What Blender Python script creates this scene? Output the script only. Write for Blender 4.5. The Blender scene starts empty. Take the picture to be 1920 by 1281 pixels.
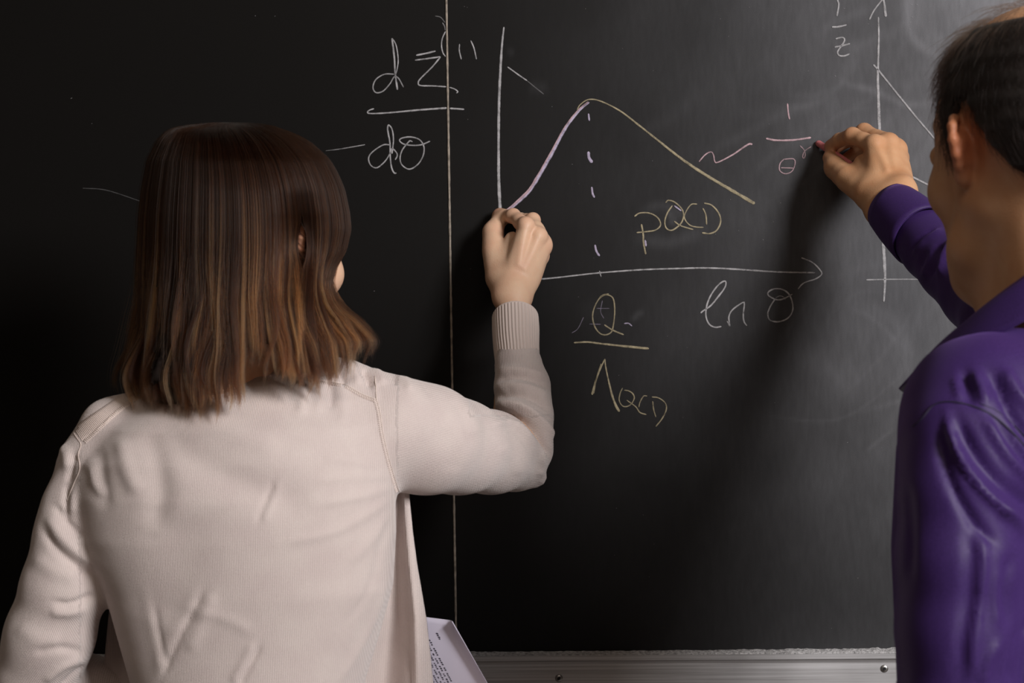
import bpy, math, random
import numpy as np
from mathutils import Vector, Matrix
from mathutils.bvhtree import BVHTree

random.seed(7)
RNG = np.random.default_rng(7)
scene = bpy.context.scene
COL = scene.collection

# ---------------------------------------------------------------- camera
F, D, H = 3125.0, 2.25, 1.42          # focal length in pixels of the 1920 wide frame, distance to board, height
YAW, ROLL = math.radians(3.0), math.radians(0.94)
FWD = np.array([-math.sin(YAW), math.cos(YAW), 0.0])
R0 = np.array([math.cos(YAW), math.sin(YAW), 0.0]); U0 = np.array([0, 0, 1.0])
UP = math.cos(ROLL) * U0 + math.sin(ROLL) * R0
RT = math.cos(ROLL) * R0 - math.sin(ROLL) * U0
CP = np.array([0.0, -D, H])
cam_data = bpy.data.cameras.new('camera')
cam_data.sensor_width = 36.0
cam_data.lens = 36.0 * F / 1920.0
cam_data.dof.use_dof = True
cam_data.dof.focus_distance = 2.12
cam_data.dof.aperture_fstop = 9.0
cam = bpy.data.objects.new('camera', cam_data)
COL.objects.link(cam)
cam.matrix_world = Matrix(((RT[0], UP[0], -FWD[0], CP[0]), (RT[1], UP[1], -FWD[1], CP[1]),
                           (RT[2], UP[2], -FWD[2], CP[2]), (0, 0, 0, 1)))
scene.camera = cam

def W(px, py, y):
    """world point seen at pixel (px,py) at world depth y"""
    d = FWD + RT * ((px - 960.0) / F) - UP * ((py - 640.5) / F)
    return CP + d * ((y + D) / d[1])
def S(y): return (y + D) / F
def proj(V):
    v = np.asarray(V) - CP
    z = v @ FWD
    return 960 + F * (v @ RT) / z, 640.5 - F * (v @ UP) / z

# ---------------------------------------------------------------- world, lights, exposure
world = bpy.data.worlds.new('room_ambient'); scene.world = world
world.use_nodes = True
world.node_tree.nodes['Background'].inputs[0].default_value = (1.0, 0.74, 0.56, 1)
world.node_tree.nodes['Background'].inputs[1].default_value = 0.036

def area(name, loc, target, size, size_y, power, color):
    l = bpy.data.lights.new(name, 'AREA'); l.shape = 'RECTANGLE'; l.size = size; l.size_y = size_y
    l.energy = power; l.color = color
    o = bpy.data.objects.new(name, l); COL.objects.link(o); o.location = loc
    o.rotation_euler = (Vector(target) - Vector(loc)).to_track_quat('-Z', 'Y').to_euler()
    return o
area('window_light', (2.42, -3.25, 2.72), (0.1, -0.2, 1.35), 1.0, 1.1, 184, (1.0, 0.975, 0.975))
area('overhead_fill_light', (-0.1, -2.3, 2.85), (-0.05, -0.3, 1.3), 1.3, 0.5, 7, (1.0, 0.84, 0.70))  # added warm fill for room bounce and fold relief, no such lamp known
vs = scene.view_settings
scene.display_settings.display_device = 'sRGB'
vs.view_transform = 'Standard'; vs.look = 'None'; vs.gamma = 1.0; vs.use_curve_mapping = False
vs.exposure = 0.0

# ---------------------------------------------------------------- object helpers
def props(o, label=None, cat=None, group=None, kind=None):
    if label: o['label'] = label
    if cat: o['category'] = cat
    if group: o['group'] = group
    if kind: o['kind'] = kind
    return o
def empty(name, loc=(0, 0, 0), label=None, cat=None, **k):
    o = bpy.data.objects.new(name, None); COL.objects.link(o); o.location = loc
    o.empty_display_size = 0.05
    return props(o, label, cat, **k)
def link(o, parent=None):
    COL.objects.link(o)
    if parent is not None:
        o.parent = parent
        loc = Vector((0, 0, 0)); q = parent
        while q is not None:
            loc += q.location; q = q.parent
        o.location = -loc                      # geometry is given in world coordinates
    return o
def mesh_obj(name, V, Fc, mat, parent=None, smooth=True, mats=None, midx=None):
    me = bpy.data.meshes.new(name)
    V = np.asarray(V, dtype=np.float32)
    if isinstance(Fc, np.ndarray):
        n = Fc.shape[1]
        me.vertices.add(len(V)); me.vertices.foreach_set('co', V.ravel())
        me.loops.add(Fc.size); me.loops.foreach_set('vertex_index', Fc.ravel().astype(np.int32))
        me.polygons.add(len(Fc)); me.polygons.foreach_set('loop_start', np.arange(0, Fc.size, n, dtype=np.int32))
        me.update(calc_edges=True)
    else:
        me.from_pydata([tuple(map(float, v)) for v in V], [], Fc)
    me.validate()
    if smooth: me.polygons.foreach_set('use_smooth', np.ones(len(me.polygons), dtype=bool))
    for m in ([mat] if mats is None else mats): me.materials.append(m)
    o = bpy.data.objects.new(name, me)
    link(o, parent)
    return o
def vattr(o, name, vals, typ='FLOAT'):
    a = o.data.attributes.new(name, typ, 'POINT')
    vals = np.asarray(vals, dtype=np.float32)
    a.data.foreach_set('value' if typ == 'FLOAT' else 'vector', vals.ravel())

class MB:
    """collects simple shapes into one mesh"""
    def __init__(s): s.V = []; s.F = []
    def add(s, V, Fc):
        b = len(s.V); s.V += [tuple(map(float, v)) for v in V]; s.F += [tuple(i + b for i in f) for f in Fc]
    def box(s, lo, hi):
        x0, y0, z0 = lo; x1, y1, z1 = hi
        s.add([(x0,y0,z0),(x1,y0,z0),(x1,y1,z0),(x0,y1,z0),(x0,y0,z1),(x1,y0,z1),(x1,y1,z1),(x0,y1,z1)],
              [(0,3,2,1),(4,5,6,7),(0,1,5,4),(1,2,6,5),(2,3,7,6),(3,0,4,7)])
    def tube(s, pts, radii, n=12, cap=True, rib=0, ribamp=0.0, flat=1.0, upv=None):
        pts = np.asarray(pts, float); m = len(pts)
        radii = np.broadcast_to(np.asarray(radii, float), (m,))
        tan = np.gradient(pts, axis=0); tan /= np.linalg.norm(tan, axis=1)[:, None] + 1e-12
        ref = np.array(upv if upv is not None else ([0, 0, 1.0] if abs(tan[0][2]) < .8 else [1.0, 0, 0]))
        V = []
        for i in range(m):
            a = ref - tan[i] * (ref @ tan[i]); a /= np.linalg.norm(a) + 1e-12; b = np.cross(tan[i], a); ref = a
            for j in range(n):
                t = 2 * math.pi * j / n
                r = radii[i] + (ribamp * math.cos(rib * t) if rib else 0)
                V.append(pts[i] + a * (r * math.cos(t)) + b * (r * math.sin(t) * flat))
        Fc = [(i*n+j, i*n+(j+1) % n, (i+1)*n+(j+1) % n, (i+1)*n+j) for i in range(m-1) for j in range(n)]
        if cap: Fc += [tuple(range(n-1, -1, -1)), tuple((m-1)*n + j for j in range(n))]
        s.add(V, Fc)
    def build(s, name, mat, parent=None, smooth=True): return mesh_obj(name, s.V, s.F, mat, parent, smooth)

def crom(P, step):
    """Catmull-Rom through P (k-dim), sampled about every `step` in the first two coordinates"""
    P = np.asarray(P, float)
    if len(P) == 2:
        n = max(2, int(np.linalg.norm((P[1]-P[0])[:2]) / step) + 1)
        return P[0] + (P[1] - P[0]) * np.linspace(0, 1, n)[:, None]
    Q = np.vstack([2*P[0]-P[1], P, 2*P[-1]-P[-2]]); out = []
    for i in range(1, len(Q) - 2):
        p0, p1, p2, p3 = Q[i-1], Q[i], Q[i+1], Q[i+2]
        n = max(2, int(np.linalg.norm((p2-p1)[:2]) / step) + 1)
        t = np.linspace(0, 1, n, endpoint=False)[:, None]
        out.append(.5*((2*p1)+(-p0+p2)*t+(2*p0-5*p1+4*p2-p3)*t*t+(-p0+3*p1-3*p2+p3)*t**3))
    out.append(P[-1:]); return np.vstack(out)

# ---------------------------------------------------------------- implicit surfaces on a graded grid
def axis(lo, hi, coarse, fine=()):
    x = lo; out = [x]
    while x < hi:
        s = coarse
        for a, b, f in fine:
            if a <= x < b: s = min(s, f)
            elif x < a: s = min(s, max(f, (a - x) * .5 + f))
            else: s = min(s, max(f, (x - b) * .3 + f))
        x += s; out.append(x)
    return np.array(out, dtype=np.float32)

class Field:
    def __init__(s, X, Y, Z):
        s.X, s.Y, s.Z = X, Y, Z
        s.f = np.full((len(X), len(Y), len(Z)), 9.0, dtype=np.float32)
    def _sub(s, lo, hi):
        sl = []
        for ax, a, b in zip((s.X, s.Y, s.Z), lo, hi):
            i0 = max(0, np.searchsorted(ax, a) - 1); i1 = min(len(ax), np.searchsorted(ax, b) + 1)
            sl.append(slice(i0, max(i0, i1)))
        return tuple(sl), s.X[sl[0]][:, None, None], s.Y[sl[1]][None, :, None], s.Z[sl[2]][None, None, :]
    def apply(s, fn, lo, hi, k, op='u'):
        pad = k + .012
        sl, x, y, z = s._sub([v - pad for v in lo], [v + pad for v in hi])
        g = s.f[sl]
        if g.size == 0: return
        d = fn(x, y, z).astype(np.float32)
        if op == 'u':
            h = np.maximum(k - np.abs(g - d), 0) / k if k > 0 else 0
            s.f[sl] = np.minimum(g, d) - h*h*k*.25
        else:
            d = -d
            h = np.maximum(k - np.abs(g - d), 0) / k if k > 0 else 0
            s.f[sl] = np.maximum(g, d) + h*h*k*.25
    def cone(s, a, b, ra, rb, k=.01, op='u'):
        a = np.asarray(a, float); b = np.asarray(b, float); ba = b - a; L = max(ba @ ba, 1e-12)
        def fn(x, y, z):
            t = np.clip(((x-a[0])*ba[0] + (y-a[1])*ba[1] + (z-a[2])*ba[2]) / L, 0, 1)
            return np.sqrt((x-a[0]-t*ba[0])**2 + (y-a[1]-t*ba[1])**2 + (z-a[2]-t*ba[2])**2) - (ra + (rb-ra)*t)
        r = max(ra, rb)
        s.apply(fn, np.minimum(a, b) - r, np.maximum(a, b) + r, k, op)
    def chain(s, pts, rad, k=.01, op='u'):
        for i in range(len(pts) - 1): s.cone(pts[i], pts[i+1], rad[i], rad[i+1], k if i == 0 or k < .006 or k >= .014 else min(k, .008), op)
    def ell(s, c, r, R=None, k=.01, op='u'):
        c = np.asarray(c, float); r = np.asarray(r, float); R = np.eye(3) if R is None else np.asarray(R, float)
        def fn(x, y, z):
            dx, dy, dz = x-c[0], y-c[1], z-c[2]
            q = [dx*R[0, i] + dy*R[1, i] + dz*R[2, i] for i in range(3)]
            k0 = np.sqrt(sum((q[i]/r[i])**2 for i in range(3))); k1 = np.sqrt(sum((q[i]/r[i]**2)**2 for i in range(3)))
            return k0*(k0-1)/np.maximum(k1, 1e-6)
        m = np.abs(R) @ r
        s.apply(fn, c - m, c + m, k, op)
    def loft(s, sec, k=.01, n=2.3, yaw=0.0, op='u'):
        """sec rows: z, cx, cy, a, b (z ascending)"""
        sec = np.array(sorted([list(map(float, q)) for q in sec])); ca, sa = math.cos(yaw), math.sin(yaw)
        def fn(x, y, z):
            zz = np.clip(z, sec[0, 0], sec[-1, 0])
            cx, cy, a, b = (np.interp(zz.ravel(), sec[:, 0], sec[:, i]).reshape(zz.shape) for i in (1, 2, 3, 4))
            u = np.abs((x-cx)*ca + (y-cy)*sa) / a; v = np.abs(-(x-cx)*sa + (y-cy)*ca) / b
            d = ((u**n + v**n)**(1/n) - 1) * np.minimum(a, b)
            return np.where(np.abs(z - zz) > 1e-7, np.maximum(d, np.abs(z - zz)), d)
        m = max(sec[:, 3].max(), sec[:, 4].max())
        s.apply(fn, (sec[:, 1].min()-m, sec[:, 2].min()-m, sec[0, 0]), (sec[:, 1].max()+m, sec[:, 2].max()+m, sec[-1, 0]), k, op)
    def mesh(s, smooth=1):
        f = s.f; ins = f < 0
        cnt = np.zeros(tuple(n-1 for n in f.shape), dtype=np.uint8)
        for i in (0, 1):
            for j in (0, 1):
                for k in (0, 1):
                    cnt += ins[i:f.shape[0]-1+i, j:f.shape[1]-1+j, k:f.shape[2]-1+k]
        I, J, K = np.nonzero((cnt > 0) & (cnt < 8)); del cnt
        idx = np.full(tuple(n-1 for n in f.shape), -1, dtype=np.int32); idx[I, J, K] = np.arange(len(I))
        P = np.zeros((len(I), 3)); N = np.zeros(len(I))
        co = [(i, j, k) for i in (0, 1) for j in (0, 1) for k in (0, 1)]
        ax = (s.X, s.Y, s.Z)
        val = {c: f[I+c[0], J+c[1], K+c[2]].astype(float) for c in co}
        for c in co:
            for a in range(3):
                if c[a] == 0:
                    e = list(c); e[a] = 1; e = tuple(e)
                    v0, v1 = val[c], val[e]; m = (v0 < 0) != (v1 < 0)
                    t = np.where(m, v0/np.where(m, v0-v1, 1), 0)
                    for b in range(3):
                        base = ax[b][(I, J, K)[b] + c[b]]
                        q = base if b != a else base + t*(ax[b][(I, J, K)[b]+1] - base)
                        P[:, b] += np.where(m, q, 0)
                    N += m
        P /= N[:, None]
        Q = []
        for a in range(3):
            sl0 = [slice(None)]*3; sl1 = [slice(None)]*3
            sl0[a] = slice(0, -1); sl1[a] = slice(1, None)
            m = ins[tuple(sl0)] != ins[tuple(sl1)]
            i, j, k = np.nonzero(m); c = [i, j, k]; b1, b2 = (a+1) % 3, (a+2) % 3
            ok = (c[b1] > 0) & (c[b2] > 0) & (c[b1] < f.shape[b1]-1) & (c[b2] < f.shape[b2]-1)
            c = [q[ok] for q in c]
            inside = ins[c[0], c[1], c[2]]
            def cell(o1, o2):
                d = [c[0].copy(), c[1].copy(), c[2].copy()]; d[b1] -= o1; d[b2] -= o2
                return idx[d[0], d[1], d[2]]
            q = np.stack([cell(1, 1), cell(0, 1), cell(0, 0), cell(1, 0)], axis=1)
            q[~inside] = q[~inside][:, ::-1]; Q.append(q)
        Q = np.vstack(Q); Q = Q[(Q >= 0).all(axis=1)]
        for _ in range(smooth):
            acc = np.zeros_like(P); n = np.zeros(len(P))
            for a in range(4):
                np.add.at(acc, Q[:, a], P[Q[:, (a+1) % 4]]); np.add.at(n, Q[:, a], 1)
            P = P*.5 + .5*acc/np.maximum(n, 1)[:, None]
        return P, Q

def vnormals(P, Q):
    n = np.cross(P[Q[:, 2]] - P[Q[:, 0]], P[Q[:, 3]] - P[Q[:, 1]]); N = np.zeros_like(P)
    for a in range(4): np.add.at(N, Q[:, a], n)
    return N / (np.linalg.norm(N, axis=1)[:, None] + 1e-12)
def seg_dist(px, py, line):
    """distance to polyline and fraction along it"""
    best = np.full(px.shape, 1e9); tt = np.zeros(px.shape); n = len(line) - 1
    for i in range(n):
        a, b = np.array(line[i][:2], float), np.array(line[i+1][:2], float); ba = b - a; L = max(ba @ ba, 1e-9)
        t = np.clip(((px-a[0])*ba[0] + (py-a[1])*ba[1])/L, 0, 1)
        d = np.hypot(px-a[0]-t*ba[0], py-a[1]-t*ba[1]); m = d < best
        best = np.where(m, d, best); tt = np.where(m, (i+t)/n, tt)
    return best, tt
def folds(P, Q, items, facing=0.0):
    """real relief: push vertices of the surface along their normals near fold lines.
    item: (polyline seen from the camera, width, amplitude m [, side]) ; side = asymmetric crease"""
    N = vnormals(P, Q); px, py = proj(P)
    v = P - CP; v /= np.linalg.norm(v, axis=1)[:, None]
    face = np.clip((-(N*v).sum(1) - facing) * 3, 0, 1)
    off = np.zeros(len(P))
    for it in items:
        line, w, amp = it[:3]
        line = crom(line, 25)
        d, t = seg_dist(px, py, line)
        fade = np.clip(np.minimum(t, 1-t) * 5, 0, 1); fade = fade*fade*(3-2*fade)
        off += amp * np.exp(-(d/w)**2) * (.15 + .85*fade)
    return P + N * (off*face)[:, None]
# ---------------------------------------------------------------- materials
def new_mat(name):
    m = bpy.data.materials.new(name); m.use_nodes = True
    nt = m.node_tree; b = nt.nodes['Principled BSDF']; return m, nt, b
def setp(b, **k):
    names = {'color': 'Base Color', 'rough': 'Roughness', 'metal': 'Metallic', 'spec': 'Specular IOR Level', 'sss': 'Subsurface Weight',
             'sheen': 'Sheen Weight', 'sheen_r': 'Sheen Roughness', 'aniso': 'Anisotropic'}
    for q, v in k.items():
        b.inputs[names[q]].default_value = (*v, 1) if q == 'color' else v
def N(nt, t, **inp):
    n = nt.nodes.new(t)
    for k, v in inp.items():
        if k.startswith('_'): setattr(n, k[1:], v)
        else: n.inputs[k.replace('__', ' ')].default_value = v
    return n
def ramp(nt, stops):
    r = nt.nodes.new('ShaderNodeValToRGB'); e = r.color_ramp.elements
    while len(e) < len(stops): e.new(.5)
    for q, (p, c) in zip(e, stops): q.position = p; q.color = (*c, 1) if len(c) == 3 else c
    return r
def attr(nt, name): 
    a = nt.nodes.new('ShaderNodeAttribute'); a.attribute_name = name; return a
def objco(nt): return nt.nodes.new('ShaderNodeTexCoord').outputs['Object']

def m_board(name, base, dustcol):
    m, nt, b = new_mat(name); L = nt.links
    a = attr(nt, 'dust'); co = objco(nt)
    n1 = N(nt, 'ShaderNodeTexNoise', Scale=900.0, Detail=3.0, Roughness=.7); L.new(co, n1.inputs['Vector'])
    mp = N(nt, 'ShaderNodeMapping'); mp.inputs['Scale'].default_value = (60, 1, 14); mp.inputs['Rotation'].default_value = (0, .5, 0)
    L.new(co, mp.inputs['Vector'])
    n2 = N(nt, 'ShaderNodeTexNoise', Scale=3.0, Detail=4.0); L.new(mp.outputs[0], n2.inputs['Vector'])
    mm = N(nt, 'ShaderNodeMath', _operation='MULTIPLY_ADD'); L.new(n2.outputs['Fac'], mm.inputs[0]); mm.inputs[1].default_value = .5; mm.inputs[2].default_value = .75
    m2 = N(nt, 'ShaderNodeMath', _operation='MULTIPLY'); L.new(a.outputs['Fac'], m2.inputs[0]); L.new(mm.outputs[0], m2.inputs[1])
    mm3 = N(nt, 'ShaderNodeMath', _operation='MULTIPLY_ADD'); L.new(n1.outputs['Fac'], mm3.inputs[0]); mm3.inputs[1].default_value = .6; mm3.inputs[2].default_value = .7
    m4 = N(nt, 'ShaderNodeMath', _operation='MULTIPLY'); L.new(m2.outputs[0], m4.inputs[0]); L.new(mm3.outputs[0], m4.inputs[1])
    mix = N(nt, 'ShaderNodeMix', _data_type='RGBA'); L.new(m4.outputs[0], mix.inputs[0])
    mix.inputs[6].default_value = (*base, 1); mix.inputs[7].default_value = (*dustcol, 1)
    L.new(mix.outputs[2], b.inputs['Base Color'])
    setp(b, rough=.60, spec=.16)
    bp = N(nt, 'ShaderNodeBump', Strength=.12, Distance=.0004); L.new(n1.outputs['Fac'], bp.inputs['Height']); L.new(bp.outputs[0], b.inputs['Normal'])
    return m
M_board = m_board('slate_board_enamel', (.0030, .0024, .0020), (.40, .40, .43))

def m_chalk(name, col, dens=.8):
    m, nt, b = new_mat(name); L = nt.links
    co = objco(nt); a = attr(nt, 'edge')
    n = N(nt, 'ShaderNodeTexNoise', Scale=1400.0, Detail=2.0, Roughness=.6); L.new(co, n.inputs['Vector'])
    n2 = N(nt, 'ShaderNodeTexNoise', Scale=120.0, Detail=2.0); L.new(co, n2.inputs['Vector'])
    s = N(nt, 'ShaderNodeMath', _operation='ADD'); L.new(n.outputs['Fac'], s.inputs[0]); L.new(n2.outputs['Fac'], s.inputs[1])
    s2 = N(nt, 'ShaderNodeMath', _operation='MULTIPLY_ADD'); L.new(s.outputs[0], s2.inputs[0]); s2.inputs[1].default_value = 1.5; s2.inputs[2].default_value = -1.75 + dens
    s3 = N(nt, 'ShaderNodeMath', _operation='ADD'); L.new(s2.outputs[0], s3.inputs[0]); L.new(a.outputs['Fac'], s3.inputs[1])
    s4 = N(nt, 'ShaderNodeMath', _operation='MULTIPLY', _use_clamp=True); L.new(s3.outputs[0], s4.inputs[0]); s4.inputs[1].default_value = .9
    s5 = N(nt, 'ShaderNodeMath', _operation='MULTIPLY', _use_clamp=True); L.new(s4.outputs[0], s5.inputs[0]); L.new(a.outputs['Alpha'], s5.inputs[1])
    d = attr(nt, 'dens'); s6 = N(nt, 'ShaderNodeMath', _operation='MULTIPLY', _use_clamp=True); L.new(s4.outputs[0], s6.inputs[0]); L.new(d.outputs['Fac'], s6.inputs[1])
    L.new(s6.outputs[0], b.inputs['Alpha'])
    setp(b, color=col, rough=.95, spec=.1)
    return m
M_cw = m_chalk('white_chalk', (.42, .41, .42)); M_cl = m_chalk('lilac_chalk', (.50, .44, .58)); M_cp = m_chalk('pink_chalk', (.52, .36, .39))
M_cy = m_chalk('yellow_chalk', (.38, .325, .215))

def m_simple(name, col, rough=.5, metal=0.0, spec=.5, noise=None, bump=None, **k):
    m, nt, b = new_mat(name); L = nt.links; setp(b, color=col, rough=rough, metal=metal, spec=spec, **k); co = objco(nt)
    if noise:
        sc, amt = noise
        n = N(nt, 'ShaderNodeTexNoise', Scale=sc, Detail=4.0); L.new(co, n.inputs['Vector'])
        r = ramp(nt, [(.3, tuple(c*(1-amt) for c in col)), (.7, tuple(min(1, c*(1+amt)) for c in col))])
        L.new(n.outputs['Fac'], r.inputs[0]); L.new(r.outputs[0], b.inputs['Base Color'])
    if bump:
        sc, st, ds = bump
        n = N(nt, 'ShaderNodeTexNoise', Scale=sc, Detail=3.0); L.new(co, n.inputs['Vector'])
        bp = N(nt, 'ShaderNodeBump', Strength=st, Distance=ds); L.new(n.outputs['Fac'], bp.inputs['Height']); L.new(bp.outputs[0], b.inputs['Normal'])
    return m
M_wall = m_simple('painted_wall', (.35, .32, .28), .8, noise=(4, .06), bump=(300, .2, .001))
M_floor = m_simple('floor_linoleum', (.16, .13, .11), .5, noise=(12, .15))
M_seam = m_simple('dusty_seam_edge', (.26, .22, .18), .8, noise=(120, .45))
M_dust = m_simple('chalk_dust_ledge', (.40, .39, .39), .95, noise=(260, .5), bump=(500, .8, .002))
M_screw = m_simple('screw_steel', (.35, .34, .33), .4, 1.0)
M_dark = m_simple('dark_recess', (.01, .01, .01), .8)

def m_rail():
    m, nt, b = new_mat('brushed_aluminium'); L = nt.links; co = objco(nt)
    mp = N(nt, 'ShaderNodeMapping'); mp.inputs['Scale'].default_value = (2.2, 40, 260); L.new(co, mp.inputs['Vector'])
    n = N(nt, 'ShaderNodeTexNoise', Scale=1.5, Detail=5.0, Roughness=.65); L.new(mp.outputs[0], n.inputs['Vector'])
    n2 = N(nt, 'ShaderNodeTexNoise', Scale=9.0, Detail=4.0); L.new(co, n2.inputs['Vector'])
    r = ramp(nt, [(.3, (.34, .33, .33)), (.7, (.62, .61, .62))]); L.new(n.outputs['Fac'], r.inputs[0]); L.new(r.outputs[0], b.inputs['Base Color'])
    r2 = ramp(nt, [(.3, (.38,)*3), (.7, (.6,)*3)]); L.new(n2.outputs['Fac'], r2.inputs[0]); L.new(r2.outputs[0], b.inputs['Roughness'])
    setp(b, metal=.55)
    bp = N(nt, 'ShaderNodeBump', Strength=.15, Distance=.0005); L.new(n.outputs['Fac'], bp.inputs['Height']); L.new(bp.outputs[0], b.inputs['Normal'])
    return m
M_rail = m_rail()

def m_skin(name, col, red, sss=.12):
    m, nt, b = new_mat(name); L = nt.links; co = objco(nt)
    n = N(nt, 'ShaderNodeTexNoise', Scale=38.0, Detail=4.0); L.new(co, n.inputs['Vector'])
    mix = N(nt, 'ShaderNodeMix', _data_type='RGBA'); r = ramp(nt, [(.35, (0, 0, 0)), (.75, (.75,)*3)]); L.new(n.outputs['Fac'], r.inputs[0])
    L.new(r.outputs[0], mix.inputs[0]); mix.inputs[6].default_value = (*col, 1); mix.inputs[7].default_value = (*red, 1)
    a = attr(nt, 'redness'); mix2 = N(nt, 'ShaderNodeMix', _data_type='RGBA'); L.new(a.outputs['Fac'], mix2.inputs[0]); L.new(mix.outputs[2], mix2.inputs[6])
    mix2.inputs[7].default_value = (red[0]*.95, red[1]*.62, red[2]*.6, 1); L.new(mix2.outputs[2], b.inputs['Base Color'])
    setp(b, rough=.5, spec=.4, sss=sss); b.inputs['Subsurface Radius'].default_value = (1, .35, .2); b.inputs['Subsurface Scale'].default_value = .006
    n3 = N(nt, 'ShaderNodeTexNoise', Scale=520.0, Detail=3.0); L.new(co, n3.inputs['Vector'])
    v = N(nt, 'ShaderNodeTexVoronoi', Scale=700.0); L.new(co, v.inputs['Vector'])
    ad = N(nt, 'ShaderNodeMath', _operation='ADD'); L.new(n3.outputs['Fac'], ad.inputs[0]); L.new(v.outputs['Distance'], ad.inputs[1])
    bp = N(nt, 'ShaderNodeBump', Strength=.22, Distance=.0005); L.new(ad.outputs[0], bp.inputs['Height']); L.new(bp.outputs[0], b.inputs['Normal'])
    return m
M_skin_w = m_skin('skin_woman', (.70, .47, .32), (.64, .36, .24)); M_skin_m = m_skin('skin_man', (.57, .32, .175), (.48, .225, .105))
M_nail = m_simple('nail', (.62, .40, .32), .3); M_eye = m_simple('eye_white', (.75, .73, .70), .15); M_iris = m_simple('iris', (.05, .03, .02), .15)
M_lip = m_simple('lip', (.42, .14, .12), .4)

def m_knit(name, col, dark):
    m, nt, b = new_mat(name); L = nt.links; a = attr(nt, 'knit'); co = objco(nt)
    sx = N(nt, 'ShaderNodeSeparateXYZ'); L.new(a.outputs['Vector'], sx.inputs[0])
    def sine(src, f, ph=None):
        q = N(nt, 'ShaderNodeMath', _operation='MULTIPLY'); L.new(src, q.inputs[0]); q.inputs[1].default_value = f
        w = N(nt, 'ShaderNodeMath', _operation='SINE'); L.new(q.outputs[0], w.inputs[0]); return w
    nz = N(nt, 'ShaderNodeTexNoise', Scale=60.0, Detail=2.0); L.new(co, nz.inputs['Vector'])
    s1 = sine(sx.outputs[0], 2*math.pi/.00175); s2 = sine(sx.outputs[1], 2*math.pi/.0016)
    fz = N(nt, 'ShaderNodeTexNoise', Scale=1100.0, Detail=3.0, Roughness=.7); L.new(co, fz.inputs['Vector'])
    h = N(nt, 'ShaderNodeMath', _operation='MULTIPLY_ADD'); L.new(s2.outputs[0], h.inputs[0]); h.inputs[1].default_value = .35; L.new(s1.outputs[0], h.inputs[2])
    h2 = N(nt, 'ShaderNodeMath', _operation='MULTIPLY_ADD'); L.new(fz.outputs['Fac'], h2.inputs[0]); h2.inputs[1].default_value = 3.2; L.new(h.outputs[0], h2.inputs[2])
    r = ramp(nt, [(.0, dark), (1.0, col)])
    hn = N(nt, 'ShaderNodeMapRange'); L.new(h2.outputs[0], hn.inputs[0]); hn.inputs[1].default_value = -.6; hn.inputs[2].default_value = 2.6
    L.new(hn.outputs[0], r.inputs[0])
    blot = N(nt, 'ShaderNodeTexNoise', Scale=30.0, Detail=3.0); L.new(co, blot.inputs['Vector'])
    hv = N(nt, 'ShaderNodeMix', _data_type='RGBA', _blend_type='MULTIPLY'); hv.inputs[0].default_value = 1
    r2 = ramp(nt, [(.3, (.93, .91, .92)), (.7, (1, 1, 1))]); L.new(blot.outputs['Fac'], r2.inputs[0]); L.new(r.outputs[0], hv.inputs[6]); L.new(r2.outputs[0], hv.inputs[7])
    L.new(hv.outputs[2], b.inputs['Base Color'])
    setp(b, rough=.85, spec=.2, sheen=.35, sheen_r=.5)
    bp = N(nt, 'ShaderNodeBump', Strength=.5, Distance=.0004); L.new(h2.outputs[0], bp.inputs['Height']); L.new(bp.outputs[0], b.inputs['Normal'])
    return m
M_knit = m_knit('beige_knit', (.68, .59, .555), (.53, .445, .41)); M_thread = m_simple('beige_thread', (.74, .63, .57), .8)
M_rib = m_simple('beige_rib_knit', (.63, .53, .485), .85, sheen=.3, bump=(900, .4, .0004))

def m_cloth(name, col, dark, sheen=.12):
    m, nt, b = new_mat(name); L = nt.links; co = objco(nt)
    n = N(nt, 'ShaderNodeTexNoise', Scale=700.0, Detail=2.0); L.new(co, n.inputs['Vector'])
    r = ramp(nt, [(.3, dark), (.7, col)]); L.new(n.outputs['Fac'], r.inputs[0]); L.new(r.outputs[0], b.inputs['Base Color'])
    setp(b, rough=.55, spec=.25, sheen=sheen, sheen_r=.5); b.inputs['Sheen Tint'].default_value = (.45, .25, .9, 1)
    bp = N(nt, 'ShaderNodeBump', Strength=.25, Distance=.0003); L.new(n.outputs['Fac'], bp.inputs['Height']); L.new(bp.outputs[0], b.inputs['Normal'])
    return m
M_shirt = m_cloth('purple_cotton', (.040, .016, .100), (.028, .011, .072)); M_stitch = m_simple('purple_stitch', (.010, .005, .026), .7)
M_trouser_w = m_simple('charcoal_trouser', (.02, .02, .024), .8, bump=(500, .3, .0005)); M_trouser_m = m_simple('dark_blue_trouser', (.02, .025, .045), .8, bump=(500, .3, .0005))
M_shoe = m_simple('black_leather', (.012, .011, .011), .35)
M_undershirt = m_simple('black_top', (.012, .011, .012), .8)

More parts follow.
